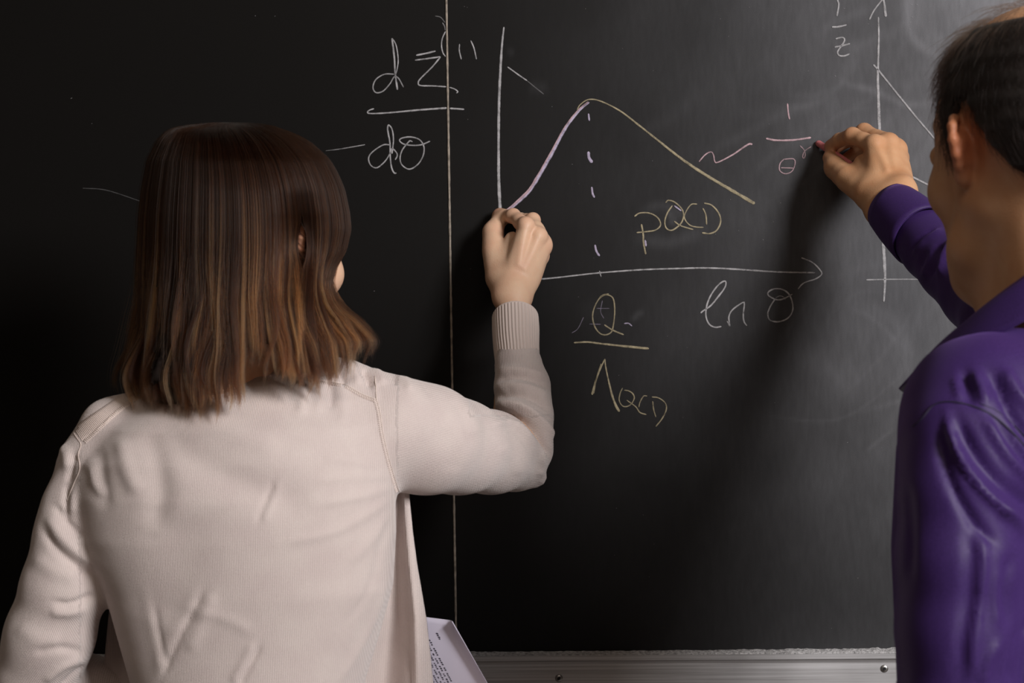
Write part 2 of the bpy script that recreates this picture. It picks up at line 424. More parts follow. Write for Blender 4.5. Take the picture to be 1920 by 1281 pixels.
def m_hair(name, root, tip, var, rough=.32):
    m = bpy.data.materials.new(name); m.use_nodes = True; nt = m.node_tree; L = nt.links
    b = nt.nodes['Principled BSDF']
    hi = nt.nodes.new('ShaderNodeHairInfo'); a = attr(nt, 'tone'); g = attr(nt, 'grad')
    r = ramp(nt, [(0, tuple(c*.45 for c in root)), (.12, tuple(c*.6 for c in root)), (.38, tuple(c*1.5 for c in root)), (1, tip)]); 
    s = N(nt, 'ShaderNodeMath', _operation='MULTIPLY', _use_clamp=True); L.new(g.outputs['Fac'], s.inputs[0]); L.new(a.outputs['Fac'], s.inputs[1]); L.new(s.outputs[0], r.inputs[0])
    mr = N(nt, 'ShaderNodeMapRange'); L.new(hi.outputs['Random'], mr.inputs[0]); mr.inputs[3].default_value = 1-var; mr.inputs[4].default_value = 1+var
    mx = N(nt, 'ShaderNodeVectorMath', _operation='SCALE'); L.new(r.outputs[0], mx.inputs[0]); L.new(mr.outputs[0], mx.inputs['Scale'])
    L.new(mx.outputs[0], b.inputs['Base Color'])
    nt.nodes.remove(b)
    h = nt.nodes.new('ShaderNodeBsdfHairPrincipled'); h.model = 'CHIANG'
    h.parametrization = 'COLOR'; L.new(mx.outputs[0], h.inputs['Color'])
    h.inputs['Roughness'].default_value = rough; h.inputs['Radial Roughness'].default_value = .45; h.inputs['IOR'].default_value = 1.30
    L.new(h.outputs[0], nt.nodes['Material Output'].inputs[0])
    return m
M_hair_w = m_hair('brown_hair_strands', (.030, .011, .005), (.34, .135, .045), .35)
M_hair_m = m_hair('dark_hair_strands', (.008, .0045, .0035), (.05, .028, .018), .4)
M_hairbase_w = m_simple('brown_hair_mass', (.008, .004, .0025), .85, noise=(60, .5), spec=.15); M_hairbase_m = m_simple('dark_hair_mass', (.010, .007, .006), .6)
M_paper = m_simple('white_paper', (.74, .70, .84), .7); M_ink = m_simple('black_ink', (.03, .03, .05), .7)
M_chalkstick = m_simple('pink_chalk_stick', (.62, .19, .20), .9, noise=(300, .12), bump=(600, .4, .0006))

def hair_curves(name, P, radius, mat, parent, tone=None, grad=None):
    """P: (n, m, 3) strands"""
    n, m = P.shape[:2]
    hc = bpy.data.hair_curves.new(name); hc.add_curves([m]*n)
    hc.points.foreach_set('position', P.astype(np.float32).ravel())
    if np.ndim(radius) == 1: radius = np.tile(radius, n)
    ra = hc.attributes.get('radius') or hc.attributes.new('radius', 'FLOAT', 'POINT')
    ra.data.foreach_set('value', np.asarray(radius, dtype=np.float32).ravel())
    t = hc.attributes.new('tone', 'FLOAT', 'CURVE'); t.data.foreach_set('value', np.asarray(tone if tone is not None else np.ones(n), dtype=np.float32))
    g = hc.attributes.new('grad', 'FLOAT', 'POINT'); g.data.foreach_set('value', np.asarray(grad if grad is not None else np.ones(n*m), dtype=np.float32).ravel())
    hc.materials.append(mat)
    o = bpy.data.objects.new(name, hc); link(o, parent); return o
# ---------------------------------------------------------------- room structure
def structure(o): o['kind'] = 'structure'; return o
b_ = MB(); b_.box((-2.6, .03, 0), (2.6, .15, 2.9)); structure(b_.build('wall_back', M_wall, smooth=False))
b_ = MB(); b_.box((-2.6, -4.6, -.08), (2.6, .15, 0)); structure(b_.build('floor', M_floor, smooth=False))
b_ = MB(); b_.box((-2.6, .012, 0), (2.6, .03, .10)); structure(b_.build('baseboard_back', M_wall, smooth=False))

# ---------------------------------------------------------------- chalkboard
board = empty('chalkboard', (0, 0, 1.0), 'large black chalkboard of two panels covered in white, pink and yellow chalk writing', 'chalkboard')
seam_top, seam_bot = W(836, -60, 0), W(855.5, 1215, 0)
XS = float((seam_top[0] + seam_bot[0]) / 2)
rail_z = lambda: float(W(1300, 1222, 0)[2])
ZB = rail_z() + .0015; ZT = 2.12

def smear(px, py, pts, w, amp, soft=1.0):
    """faint swept dust mark left by an eraser"""
    d, t = seg_dist(px, py, crom(pts, 20)); e = np.clip(np.minimum(t, 1-t)*4, 0, 1)
    return amp * np.exp(-(d/w)**2) * e
def vnoise(x, y, seed, sc):
    r = np.random.default_rng(seed).random((64, 64)); x = x/sc; y = y/sc
    xi, yi = np.floor(x).astype(int), np.floor(y).astype(int); fx, fy = x-xi, y-yi
    fx = fx*fx*(3-2*fx); fy = fy*fy*(3-2*fy); g = lambda i, j: r[(xi+i) % 64, (yi+j) % 64]
    return (g(0,0)*(1-fx)+g(1,0)*fx)*(1-fy) + (g(0,1)*(1-fx)+g(1,1)*fx)*fy
SM = [([(1705, -40), (1702, 40), (1725, 85), (1775, 112)], 9, .055), ([(1715, -40), (1720, 30), (1750, 75), (1800, 90)], 16, .03),
      ([(1560, 138), (1590, 158), (1640, 170), (1700, 196), (1760, 190)], 7, .035), ([(1535, 65), (1570, 40), (1640, 15)], 9, .02),
      ([(1545, 70), (1590, 88), (1650, 70), (1720, 40)], 12, .016), ([(1570, 150), (1600, 110), (1615, 70)], 16, .016),
      ([(1600, 560), (1650, 585), (1690, 620), (1700, 680), (1680, 740)], 14, .02), ([(1590, 575), (1640, 600), (1700, 660)], 5, .018),
      ([(1620, 850), (1650, 825), (1680, 800)], 4, .02), ([(1560, 560), (1640, 620), (1740, 650)], 40, .016),
      ([(1480, 640), (1560, 700), (1640, 740)], 30, .012), ([(1180, 440), (1250, 455), (1330, 430)], 12, .018), ([(1195, 400), (1240, 385), (1300, 410)], 9, .016),
      ([(1250, 395), (1262, 410), (1258, 425)], 7, .03), ([(1090, 560), (1130, 600), (1170, 590)], 22, .007), ([(1185, 605), (1195, 590), (1210, 585)], 6, .02),
      ([(990, 160), (1010, 165), (1030, 160)], 12, .010), ([(950, 100), (965, 95)], 8, .010),
      ([(1300, 300), (1400, 250), (1500, 200), (1600, 190)], 10, .012), ([(1180, 260), (1260, 220), (1330, 160)], 14, .006),
      ([(1400, 340), (1450, 290), (1520, 240)], 8, .01), ([(1380, 210), (1460, 210), (1540, 190)], 14, .008)]
rs = np.random.default_rng(3)
for _ in range(34):
    x0, y0 = rs.uniform(1380, 1820), rs.uniform(-20, 900); a = rs.uniform(-1.1, .2); l = rs.uniform(50, 170); c = rs.uniform(-.5, .5)
    SM.append(([(x0, y0), (x0+l*math.cos(a), y0+l*math.sin(a)), (x0+2*l*math.cos(a+c), y0+2*l*math.sin(a+c))], rs.uniform(2, 11), rs.uniform(.004, .012)))
def dust(px, py):
    base = .0008 + .21*np.clip((px-800)/880, 0, 1.25)**2.3 * (1 - .55*np.clip((py-450)/700, 0, 1))  # dust ramp also paints in the light falloff: brighter right, dimmer below
    base = base + .005*np.clip((px-560)/400, 0, 1)
    base = base*(.80 + .40*vnoise(px+.5*py, py-.3*px, 5, 110.)) * (.93 + .14*vnoise(px, py*.35, 6, 14.))
    for pts, w, amp in SM: base = base + smear(px, py, pts, w, amp*2.1)
    return base
def panel(x0, x1, seed, label):
    nx, nz = (int((x1-x0)/.0034), int((ZT-ZB)/.0034))
    X, Z = np.meshgrid(np.linspace(x0, x1, nx), np.linspace(ZB, ZT, nz), indexing='ij')
    V = np.stack([X.ravel(), np.zeros(X.size), Z.ravel()], 1)
    i, j = np.meshgrid(np.arange(nx-1), np.arange(nz-1), indexing='ij'); a = (i*nz+j).ravel()
    Q = np.stack([a, a+nz, a+nz+1, a+1], 1)
    px, py = proj(V); dd = np.clip(dust(px, py), 0, .6)
    # slab behind the writing surface
    k = len(V); V2 = np.array([(x0, 0, ZB), (x1, 0, ZB), (x1, 0, ZT), (x0, 0, ZT), (x0, .025, ZB), (x1, .025, ZB), (x1, .025, ZT), (x0, .025, ZT)])
    Q2 = np.array([(0, 4, 5, 1), (1, 5, 6, 2), (2, 6, 7, 3), (3, 7, 4, 0), (5, 4, 7, 6)]) + k
    o = mesh_obj('panel', np.vstack([V, V2]), np.vstack([Q, Q2]), M_board, board, smooth=False)
    vattr(o, 'dust', np.concatenate([dd, np.zeros(8)])); o['label'] = label
    return o
GAP = .0012
p_left = panel(-1.75, XS-GAP, 1, 'plain dark left panel of the chalkboard')
p_right = panel(XS+GAP, 1.75, 2, 'right panel with chalk graph and grey eraser dust, light falloff put into its colour')
# dusty seam between the panels
b_ = MB(); rs = np.random.default_rng(11); zs = np.linspace(ZB, ZT, 160)
xs = XS + (seam_top[0]-seam_bot[0]) * ((zs-seam_bot[2])/(seam_top[2]-seam_bot[2])-.5)
w = .00125 + .0005*rs.random(160)
V = []; 
for i in range(160):
    V += [(xs[i]-w[i], -.0002, zs[i]), (xs[i]-w[i]*.8, -.0014, zs[i]), (xs[i]+w[i]*.8, -.0014, zs[i]), (xs[i]+w[i], -.0002, zs[i])]
b_.add(V, [(4*i+j, 4*i+j+1, 4*i+j+5, 4*i+j+4) for i in range(159) for j in range(3)])
b_.build('seam_edge', M_seam, board)
# aluminium rail under the panels with a dusty lip
ZL = ZB
prof = [(.02, ZL-.003), (-.012, ZL-.003), (-.0135, ZL-.0045), (-.0135, ZL-.010), (-.009, ZL-.0125), (-.007, ZL-.016), (-.007, ZL-.078), (-.012, ZL-.082), (-.012, ZL-.090), (.02, ZL-.090)]
b_ = MB(); V = [(x, y, z) for x in (-1.75, 1.75) for y, z in prof]; n = len(prof)
b_.add(V, [(i, i+n, (i+1) % n + n, (i+1) % n) for i in range(n)] + [tuple(range(n)), tuple(range(2*n-1, n-1, -1))])
rail = b_.build('rail', M_rail, board, smooth=False)
b_ = MB(); rs = np.random.default_rng(12); m = 900; xx = np.linspace(-1.7, 1.7, m); hh = (.0006 + .0014*vnoise(xx*1000, xx*0, 8, 7.) + .0010*rs.random(m))*(.6+.6*np.clip((xx-.1)/.25, 0, 1))
V = []
for i in range(m): V += [(xx[i], -.0128, ZL-.0032), (xx[i], -.0122, ZL-.0030+hh[i]*.5), (xx[i], -.004, ZL-.002+hh[i]), (xx[i], -.0004, ZL-.001+hh[i]*1.2)]
b_.add(V, [(4*i+j, 4*i+j+4, 4*i+j+5, 4*i+j+1) for i in range(m-1) for j in range(3)])
o = b_.build('dust_ledge', M_dust, board); o['label'] = 'white chalk dust lying along the rail'
for px, py in ((1048, 1272), (1658, 1254), (430, 1290)):
    c = W(px, py, -.007); b_ = MB()
    b_.tube([c+(0, .001, 0), c+(0, -.0006, 0), c+(0, -.0016, 0)], [.0052, .0052, .0044], 20, upv=(0, 0, 1))
    s = b_.build('screw', M_screw, rail); b_ = MB()
    a = .9
    b_.tube([c+(-.0026*math.cos(a), -.0017, -.0026*math.sin(a)), c+(.0026*math.cos(a), -.0017, .0026*math.sin(a))], [.0010, .0010], 6)
    b_.build('slot', M_dark, s) if False else None
    b2 = MB(); b2.tube([c+(0, -.0012, 0), c+(0, -.00175, 0)], [.0022, .0022], 12, upv=(0, 0, 1)); V0 = b2
    s.data.materials.append(M_dark)
    bm_v = len(s.data.vertices)
    # recess drawn into the same screw mesh
    import bmesh
    bm = bmesh.new(); bm.from_mesh(s.data)
    vs_ = [bm.verts.new(Vector(v)) for v in V0.V + b_.V]; off = len(V0.V)
    for f in V0.F + [tuple(i+off for i in f) for f in b_.F]:
        try: fc = bm.faces.new([vs_[i] for i in f]); fc.material_index = 1
        except ValueError: pass
    bm.to_mesh(s.data); bm.free()

# ---------------------------------------------------------------- writing
def strokes(name, items, mat, y=-.0006):
    """items: (points px, width px or (w0,w1..), density)"""
    V = []; Fc = []; E = []; Dn = []
    rs = np.random.default_rng(abs(hash(name)) % 1000 if False else sum(map(ord, name)))
    for it in items:
        pts, w = it[0], it[1]; dens = it[2] if len(it) > 2 else 1.0
        P = crom(pts, 2.2); n = len(P); t = np.linspace(0, 1, n)
        w = np.interp(t, np.linspace(0, 1, len(np.atleast_1d(w))), np.atleast_1d(w)) if np.ndim(w) else np.full(n, float(w))
        dn = np.interp(t, np.linspace(0, 1, len(np.atleast_1d(dens))), np.atleast_1d(dens)) if np.ndim(dens) else np.full(n, float(dens))
        w = w*(.9+.2*vnoise(t*n*2.2, t*0, int(rs.integers(99)), 9.)) + .7
        T = np.gradient(P, axis=0); T /= np.linalg.norm(T, axis=1)[:, None]+1e-9; Nn = np.stack([-T[:, 1], T[:, 0]], 1)
        b = len(V)
        for i in range(n):
            endf = min(1, (i+.6)/1.5, (n-i-.4)/1.5)
            for q, (o_, e) in enumerate(((-.5, -.45), (-.28, .3), (.28, .3), (.5, -.45))):
                x, z = P[i] + Nn[i]*o_*w[i]*endf
                c = W(x, z, 0); V.append((c[0], y - (.0003 if q in (1, 2) else 0), c[2])); E.append(e); Dn.append(dn[i])
        Fc += [(b+4*i+j, b+4*i+j+4, b+4*i+j+5, b+4*i+j+1) for i in range(n-1) for j in range(3)]
    o = mesh_obj(name, V, Fc, mat, board); vattr(o, 'edge', E); vattr(o, 'dens', Dn)
    return o
def C1(*p): return [(600+a/3.05, b/3.05) for a, b in p]
def C2(*p): return [(1040+a/3.125, 150+b/3.125) for a, b in p]
def C3(*p): return [(1480+a/4.27, b/4.27) for a, b in p]
def C4(*p): return [(1040+a/3.692, 500+b/3.692) for a, b in p]
strokes('chalk_letter_d', [(C1((425,425),(370,425),(320,455),(303,500),(320,530),(360,522),(400,480),(425,440),(450,450),(478,500)), 2.2, .8),
    (C1((412,218),(425,330),(430,420),(443,515)), 3.2), (C1((412,218),(435,260),(447,340),(440,400),(427,440)), 2)], M_cw)
strokes('chalk_sigma', [(C1((550,317),(600,307),(662,293)), 2.8), (C1((543,345),(620,335),(690,325)), 2.8), (C1((690,325),(640,385),(575,450),(562,475),(575,490),(650,492),(722,497)), 2.4),
    (C1((740,500),(770,510),(788,525),(780,533)), 2.2)], M_cw)
strokes('chalk_superscript', [(C1((718,180),(700,220),(695,260),(702,300),(718,325)), 2), (C1((798,252),(797,290),(808,340)), 2.1), (C1((862,232),(880,275),(895,340)), 2.1),
    (C1((658,92),(690,100),(715,130)), 1.4, .35), (C1((700,130),(712,150),(716,175)), 1.6, .5)], M_cw)
strokes('chalk_fraction_bar', [(C1((310,622),(285,630),(272,642),(290,650),(400,645),(560,630),(725,618)), (2, 2.6, 3, 3.4)), (C1((742,620),(825,626)), 3)], M_cw)
strokes('chalk_letter_d', [(C1((405,830),(360,830),(300,870),(278,905),(290,945),(325,960),(370,925),(400,880),(412,850),(435,870),(442,890),(430,915)), 2.2, .85),
    (C1((392,712),(387,740),(400,820),(402,900),(410,960),(425,990),(438,990)), 2.6), (C1((392,712),(412,740),(420,800),(412,880)), 2.3)], M_cw)
strokes('chalk_theta', [(C1((530,812),(515,806),(500,820),(470,860),(458,905),(470,945),(512,968),(560,940),(590,890),(594,840),(570,800),(520,784),(470,790),(455,805),(480,825),(530,832),(580,828),(630,808)), 2.3, .9)], M_cw)
strokes('chalk_dash', [(C1((32,863),(120,852),(258,828)), (1, 1.6, 1.8), (.25, .7, .8))], M_cw)
strokes('chalk_vertical_axis', [(C1((1052,155),(1040,270),(1028,480),(1022,700),(1022,1000),(1030,1195)), (2.6, 4.6, 5.0, 4.6, 5.4, 6.0), 1.1)], M_cw)
strokes('chalk_short_stroke', [(C1((1072,383),(1130,425),(1185,463)), 2.2), (C1((1185,463),(1230,500),(1280,540)), 1.6, .3)], M_cw)
up = [(950,396),(957,391),(975,375),(993,357),(1007,335),(1019,315),(1036,285),(1060,241),(1085,209),(1105,192)]
strokes('chalk_rising_curve', [(up, (6, 7, 7.5, 6.5, 4.5, 2.5), 1.05)], M_cl)
strokes('chalk_rising_curve_overlay', [([(x-1.8, y-1.5) for x, y in up], (1.6, 2.2, 2.4, 2, 2), 1.0), (up[:5], 1.4, .9)], M_cp, y=-.0010)
strokes('chalk_falling_curve', [(C2((130,178),(150,145),(200,115),(270,125),(380,180),(480,255),(600,350),(720,445),(830,522),(940,590),(1060,660),(1172,725)), (1.6, 2.2, 3, 3.6, 4.4, 5.2, 5.8, 6.2), 1.0)], M_cy)
for pts, w in ((((198,197),(203,240)), 3), (((198,420),(201,455),(220,485)), 5.5), (((217,627),(222,665),(233,690)), 3.6), (((236,966),(245,1005),(263,1032)), 3.8)):
    strokes('chalk_dash', [(C2(*pts), w)], M_cl)
strokes('chalk_horizontal_axis', [([(1008,524)]+C2((0,1160),(130,1145),(270,1130),(500,1113),(700,1106),(900,1102),(1100,1112),(1300,1125),(1525,1130)), (2.4, 2.4, 2.8, 3, 2.8), .95),
    (C2((262,1118),(272,1155)), 1.8, .8)], M_cw)
strokes('chalk_arrowhead', [(C2((1445,1042),(1510,1070),(1555,1115),(1563,1140),(1530,1165),(1460,1190),(1425,1225)), 2.4)], M_cw)
strokes('chalk_tilde', [(C2((845,480),(880,440),(915,422),(930,440),(937,475),(955,483),(1040,440),(1130,380),(1158,377)), (2, 2, 2, 2.8, 3.6))], M_cp)
strokes('chalk_fraction', [(C2((1364,138),(1368,190),(1376,232)), 2.6), (C2((1238,343),(1300,354),(1400,352),(1502,338)), 3.2)], M_cp)
strokes('chalk_theta', [(C2((1345,463),(1320,490),(1318,530),(1350,550),(1390,535),(1408,490),(1398,463),(1345,465)), 1.8, .8), (C2((1325,515),(1400,517)), 1.6, .8)], M_cp)
strokes('chalk_exponent', [(C2((1437,385),(1460,410),(1468,440),(1460,459),(1452,450),(1464,418),(1503,390)), 1.7, .75)], M_cp)
strokes('chalk_letter_p', [(C2((508,845),(518,900),(520,950),(533,1022)), 3.2), (C2((467,800),(500,780),(560,782),(605,810),(620,850),(590,880),(530,890),(480,895)), 2.3)], M_cy)
strokes('chalk_trace', [(C2((530,938),(535,975)), 3.4)], M_cl, y=-.0010)
strokes('chalk_trace', [(C2((700,737),(742,768)), 2.6, .9)], M_cl, y=-.0010)
strokes('chalk_letter_q', [(C2((650,720),(665,706),(700,715),(740,750),(755,790),(740,840),(690,880),(655,870),(645,830),(660,780),(690,735)), 2.4), (C2((700,828),(740,855),(812,877)), 2.2)], M_cy)
strokes('chalk_letter_c', [(C2((835,728),(800,730),(770,770),(760,810),(790,850),(830,862),(872,864)), 2)], M_cy)
strokes('chalk_capital_d', [(C2((868,752),(885,790),(890,848)), 2.4), (C2((875,722),(920,735),(960,780),(972,830),(950,880),(910,900),(863,896)), 2.6)], M_cy)
strokes('chalk_letter_q', [(C4((375,188),(320,210),(280,270),(262,340),(275,410),(310,460),(350,473),(390,455),(405,410),(415,320),(410,240),(390,205),(345,195),(310,215)), 2.4, .8), (C4((343,403),(400,440),(478,472)), 2.6, .9)], M_cy)
strokes('chalk_trace', [(C4((480,395),(510,393),(535,412)), 2.4, .7)], M_cl)
strokes('chalk_trace', [(C4((118,460),(160,430),(200,350)), 1.2, .3)], M_cl)
strokes('chalk_trace', [(C4((290,290),(380,290)), 1.2, .3)], M_cl)
strokes('chalk_trace', [(C4((330,235),(318,310),(340,360)), 1.5, .25)], M_cl)
strokes('chalk_trace', [(C4((240,398),(320,400)), 1.3, .3)], M_cl)
strokes('chalk_fraction_bar', [(C4((133,527),(230,523),(330,535),(450,548),(652,568)), (2.6, 3.2, 4, 4.6))], M_cy)
strokes('chalk_lambda', [(C4((258,888),(285,790),(320,700),(348,638)), (4, 2.2, 2)), (C4((348,638),(352,690),(375,800),(400,900),(425,965),(448,1005)), (2, 2.6, 4, 4.6)), (C4((322,672),(290,770),(270,880)), 1.8, .8)], M_cy)
strokes('chalk_letter_q', [(C4((470,840),(452,880),(447,930),(475,968),(520,960),(550,915),(540,880),(510,860),(480,856)), 2.1, .8), (C4((498,925),(560,970),(590,1010),(635,1025)), 2, .8)], M_cy)
strokes('chalk_letter_c', [(C4((640,897),(615,897),(590,940),(582,975)), 2, .8)], M_cy)
strokes('chalk_capital_d', [(C4((678,932),(685,990),(700,1042)), 2.1, .8), (C4((672,903),(720,910),(765,945),(772,990),(745,1050),(700,1108)), 2.2, .85)], M_cy)
strokes('chalk_letter_l', [(C4((1010,322),(1030,305),(1080,270),(1130,210),(1175,150),(1185,110),(1170,102),(1130,130),(1080,200),(1050,280),(1048,350),(1070,400),(1110,420),(1155,415)), 2.7, .95)], M_cw)
strokes('chalk_letter_n', [(C4((1193,377),(1212,410),(1205,350),(1230,300),(1300,250),(1312,260),(1305,330),(1310,380),(1330,410)), 2.6, .95)], M_cw)
strokes('chalk_theta', [(C4((1530,215),(1560,203),(1590,215),(1597,232)), 1.8, .6), (C4((1525,225),(1490,280),(1475,330),(1490,370),(1545,382),(1610,360),(1645,310),(1645,250),(1620,190),(1575,158),(1520,155),(1480,175),(1480,200),(1530,228),(1580,225),(1645,192)), 2.7, .95)], M_cw)
strokes('chalk_fraction', [(C3((380,-60),(385,0),(395,40),(380,130)), 3), (C3((340,217),(390,215),(458,200)), 3), (C3((370,312),(420,300),(440,312),(435,340),(400,390),(385,420),(400,445),(440,448),(482,432)), 2.8), (C3((362,378),(420,368),(485,350)), 2.8)], M_cw)
strokes('chalk_arrowhead', [(C3((640,158),(680,80),(750,-10)), 2.4, .9), (C3((748,-20),(757,20),(772,135)), (3, 5))], M_cw)
strokes('chalk_vertical_axis', [([(1646.7,32),(1647.5,70),(1646.3,117),(1645.8,152),(1649,245),(1653,350),(1656,450),(1659,520),(1657,566)], (2.6, 3.6, 5, 6, 6.5, 6.5, 6, 3), 1.1)], M_cw)
strokes('chalk_diagonal', [(C3((672,518),(720,572),(850,735),(1000,920),(1135,1080)) + [(1800, 318)], 3, .95)], M_cw)
strokes('chalk_diagonal', [([(1660,306),(1703,328),(1754,354),(1800,380)], 3.2, .95)], M_cw)
strokes('chalk_horizontal_axis', [([(1624,525),(1670,524),(1725,524),(1790,525)], 2.2, .75)], M_cw)
strokes('chalk_scratch', [([(155,353),(200,357),(265,378)], 1.3, .16)], M_cw)
rs = np.random.default_rng(21)
sp = [(133, 185, 3), (478, 30, 2.2), (515, 31, 1.8), (172, 232, 1.6), (701, 546, 2.2), (1072, 308, 2.2), (1430, 449, 2), (1588, 830, 2), (1708, 9, 3), (1718, 8, 3), (1709, 32, 3), (1706, 42, 2.4), (1705, 55, 2.2), (1565, 142, 2.8), (1582, 16, 2.4), (1627, 45, 2.4)]
sp += [(rs.uniform(860, 1720), rs.uniform(0, 1180), rs.uniform(1, 1.7)) for _ in range(60)]
strokes('chalk_specks', [([(x, y), (x+w*.9, y+w*rs.uniform(-.6, .6))], w*.8, .55) for x, y, w in sp], M_cw)
bpy.data.objects['chalk_specks']['kind'] = 'stuff'
# ---------------------------------------------------------------- anatomy helpers
class Frame:
    """local axes x right, y forward, z up"""
    def __init__(s, o, yaw, pitch=0.0, sc=1.0, tilt=0.0):
        o = np.asarray(o, float); s.o = o; s.sc = sc
        f = np.array([math.sin(yaw)*math.cos(pitch), math.cos(yaw)*math.cos(pitch), math.sin(pitch)])
        r = np.array([math.cos(yaw), -math.sin(yaw), 0]); u = np.cross(r, f)
        ct, st = math.cos(tilt), math.sin(tilt); r, u = r*ct + u*st, u*ct - r*st
        s.R = np.stack([r, f, u], 1)
    def __call__(s, *p): return s.o + s.R @ (np.array(p, float)*s.sc)
    def inv(s, P): return ((np.asarray(P)-s.o) @ s.R)/s.sc

def head(fd, T, male=False, grow=0.0, ears=True):
    c = T.sc; R = T.R
    def E(p, r, k=.012, op='u'): fd.ell(T(*p), (np.array(r)+grow)*c, R, k*c, op)
    def Cn(a, b, ra, rb, k=.01, op='u'): fd.cone(T(*a), T(*b), (ra+grow)*c, (rb+grow)*c, k*c, op)
    jw = .044 if male else .040; fw_ = .057 if male else .062
    E((0, -.014, .036), (.0745, .094, .084)); E((0, .030, -.012), (fw_, .064, .085), .03)
    E((0, -.045, .00), (.064, .058, .06), .03)
    for s in (-1, 1):
        Cn((s*(jw+.006), .000, -.045), (s*(jw-.003), .028, -.078), .017, .015, .03)
        Cn((s*jw, .028, -.078), (s*.012, .074, -.100), .016, .017, .022)
        E((s*(fw_-.024), .062, -.026), (.024, .024, .022), .02)
        Cn((s*.010, .089, .034), (s*(.033 if male else .040), .074, .036), .010, .008, .014)
        E((s*.012, .098, -.024), (.0075, .010, .0075), .006)
    E((0, .082, -.098), (.018, .014, .015), .015)
    E((0, .074, -.056), (.028, .022, .026), .02)
    Cn((0, .088, .024), (0, .110, -.018), .0065, .0095, .010)
    if grow == 0:
        for s in (-1, 1):
            E((s*(.029 if male else .032), .095, .010), (.012 if male else .015, .012, .010), .010, 's')
            E((s*.031, .078, .009), (.0145, .0125, .0115), .004)       # lids
            E((s*.0065, .105, -.030), (.0032, .005, .003), .003, 's')
        for s in (-1, 1):
            Cn((s*.024, .086, -.059), (s*.006, .0985, -.0545), .003, .0048, .004); Cn((s*.022, .086, -.0605), (0, .0975, -.065), .003, .0058, .004)
        Cn((-.022, .093, -.0595), (.022, .093, -.0595), .0018, .0018, .003, 's')
        for s in (-1, 1): ear(fd, T, s, 0 if male or s < 0 else .004)
    Cn((0, -.022, -.04), (0, -.050, -.20), .050 if not male else .050, .053 if not male else .055, .03)
    Cn((0, .045, -.085), (0, .0, -.17), .028 if not male else .034, .034 if not male else .044, .035)

def ear(fd, T, s, out=0.0):
    """rim, lobe, concha ; s = side"""
    c = T.sc
    def Q(u, v, w):    # u towards the back, v up, w away from the head
        v = v*.80-.003; return T(s*(.0700+out + w*.92 + u*.58), -.006 - u*.82 + w*.25, v)
    rim = [(-.012, .010, .003), (-.010, .024, .004), (.000, .0325, .006), (.012, .031, .009), (.020, .022, .011), (.0215, .008, .011), (.018, -.006, .009), (.011, -.017, .007), (.004, -.024, .005)]
    fd.chain([Q(*p) for p in rim], [.0030*c]+[.0036*c]*7+[.0045*c], .004*c)
    fd.ell(Q(.002, -.026, .0045), np.array((.0052, .0070, .0085))*c, T.R, .006*c)
    fd.ell(Q(-.001, -.028, .003), np.array((.004, .006, .007))*c, T.R, .006*c)
    anti = [(.004, .020, .006), (.011, .012, .0075), (.012, .0, .0075), (.007, -.012, .006)]
    fd.chain([Q(*p) for p in anti], [.0032*c]*4, .004*c)
    fd.chain([Q(.006, .018, .0035), Q(.014, .006, .006), Q(.011, -.008, .0045)], [.0052*c, .006*c, .005*c], .006*c)     # backing cartilage
    fd.chain([Q(-.006, .012, .0), Q(.004, .002, .001), Q(.006, -.012, .0)], [.007*c, .008*c, .006*c], .008*c)
    fd.ell(Q(-.009, -.004, .003), np.array((.0035, .004, .006))*c, T.R, .004*c)

def hand(fd, J, rr, kk=.007):
    """J: wrist, fingers dict of joints (world points), rr radius scale"""
    w = J['wrist']; wf = J.get('wristside', np.array([.012, 0, 0]))
    for f, base in (('index', -1.0), ('middle', -.35), ('ring', .35), ('little', 1.0)):
        p = J[f]; m = p[0]
        rb = {'index': .0112, 'middle': .0112, 'ring': .0106, 'little': .0095}[f]*rr
        fd.cone(w + wf*base, m, .0142*rr, rb*.93, .007)
        r = [rb*.98, rb*.80, rb*.88, rb*.70, rb*.74, rb*.60]
        if f == 'little': r = [q*.93 for q in r]
        pts = [p[0], p[0]*.5+p[1]*.5, p[1], p[1]*.5+p[2]*.5, p[2], p[3]]
        fd.chain(pts, r, kk*.6)
        fd.ell(m + np.array([0, -.0012, .001]), np.array((rb*.98, rb*1.06, rb*1.02)), None, .004)
    t = J['thumb']
    fd.chain([w + wf*-1.1, t[0], t[0]*.45+t[1]*.55, t[1], t[1]*.5+t[2]*.5, t[2], t[3]], np.array([.0165, .0160, .0135, .0122, .0108, .0104, .0080])*rr, .0141)
    m = (J['index'][0] + J['middle'][0] + J['ring'][0] + J['little'][0])/4; pn = J['palm']
    fd.cone(w*.6+m*.4 + pn*.010, m + pn*.010, .017*rr, .013*rr, .02)
    fd.cone(t[0]*.5+w*.5, t[1]*.45+J['index'][0]*.55 + pn*.006, .013*rr, .006*rr, .014)
def nail(parent, base, tip, nrm, width, name='fingernail'):
    """small curved plate on the back of a fingertip"""
    d = tip-base; L = np.linalg.norm(d); d /= L; nrm = nrm - d*(nrm@d); nrm /= np.linalg.norm(nrm); s = np.cross(d, nrm)
    V = []; m = 7
    for i in range(m):
        u = i/(m-1)
        for j in range(7):
            a = (j-3)/3*1.0; ww = width*(1-.35*max(0, u-.6)/.4 - .25*max(0, .25-u)/.25)
            V.append(base + d*(u*L) + s*(ww*math.sin(a)) + nrm*(ww*(math.cos(a)-1) + .0006 - .0015*max(0, u-.7)))
    Fc = [(i*7+j, (i+1)*7+j, (i+1)*7+j+1, i*7+j+1) for i in range(m-1) for j in range(6)]
    return mesh_obj(name, V, Fc, M_nail, parent)
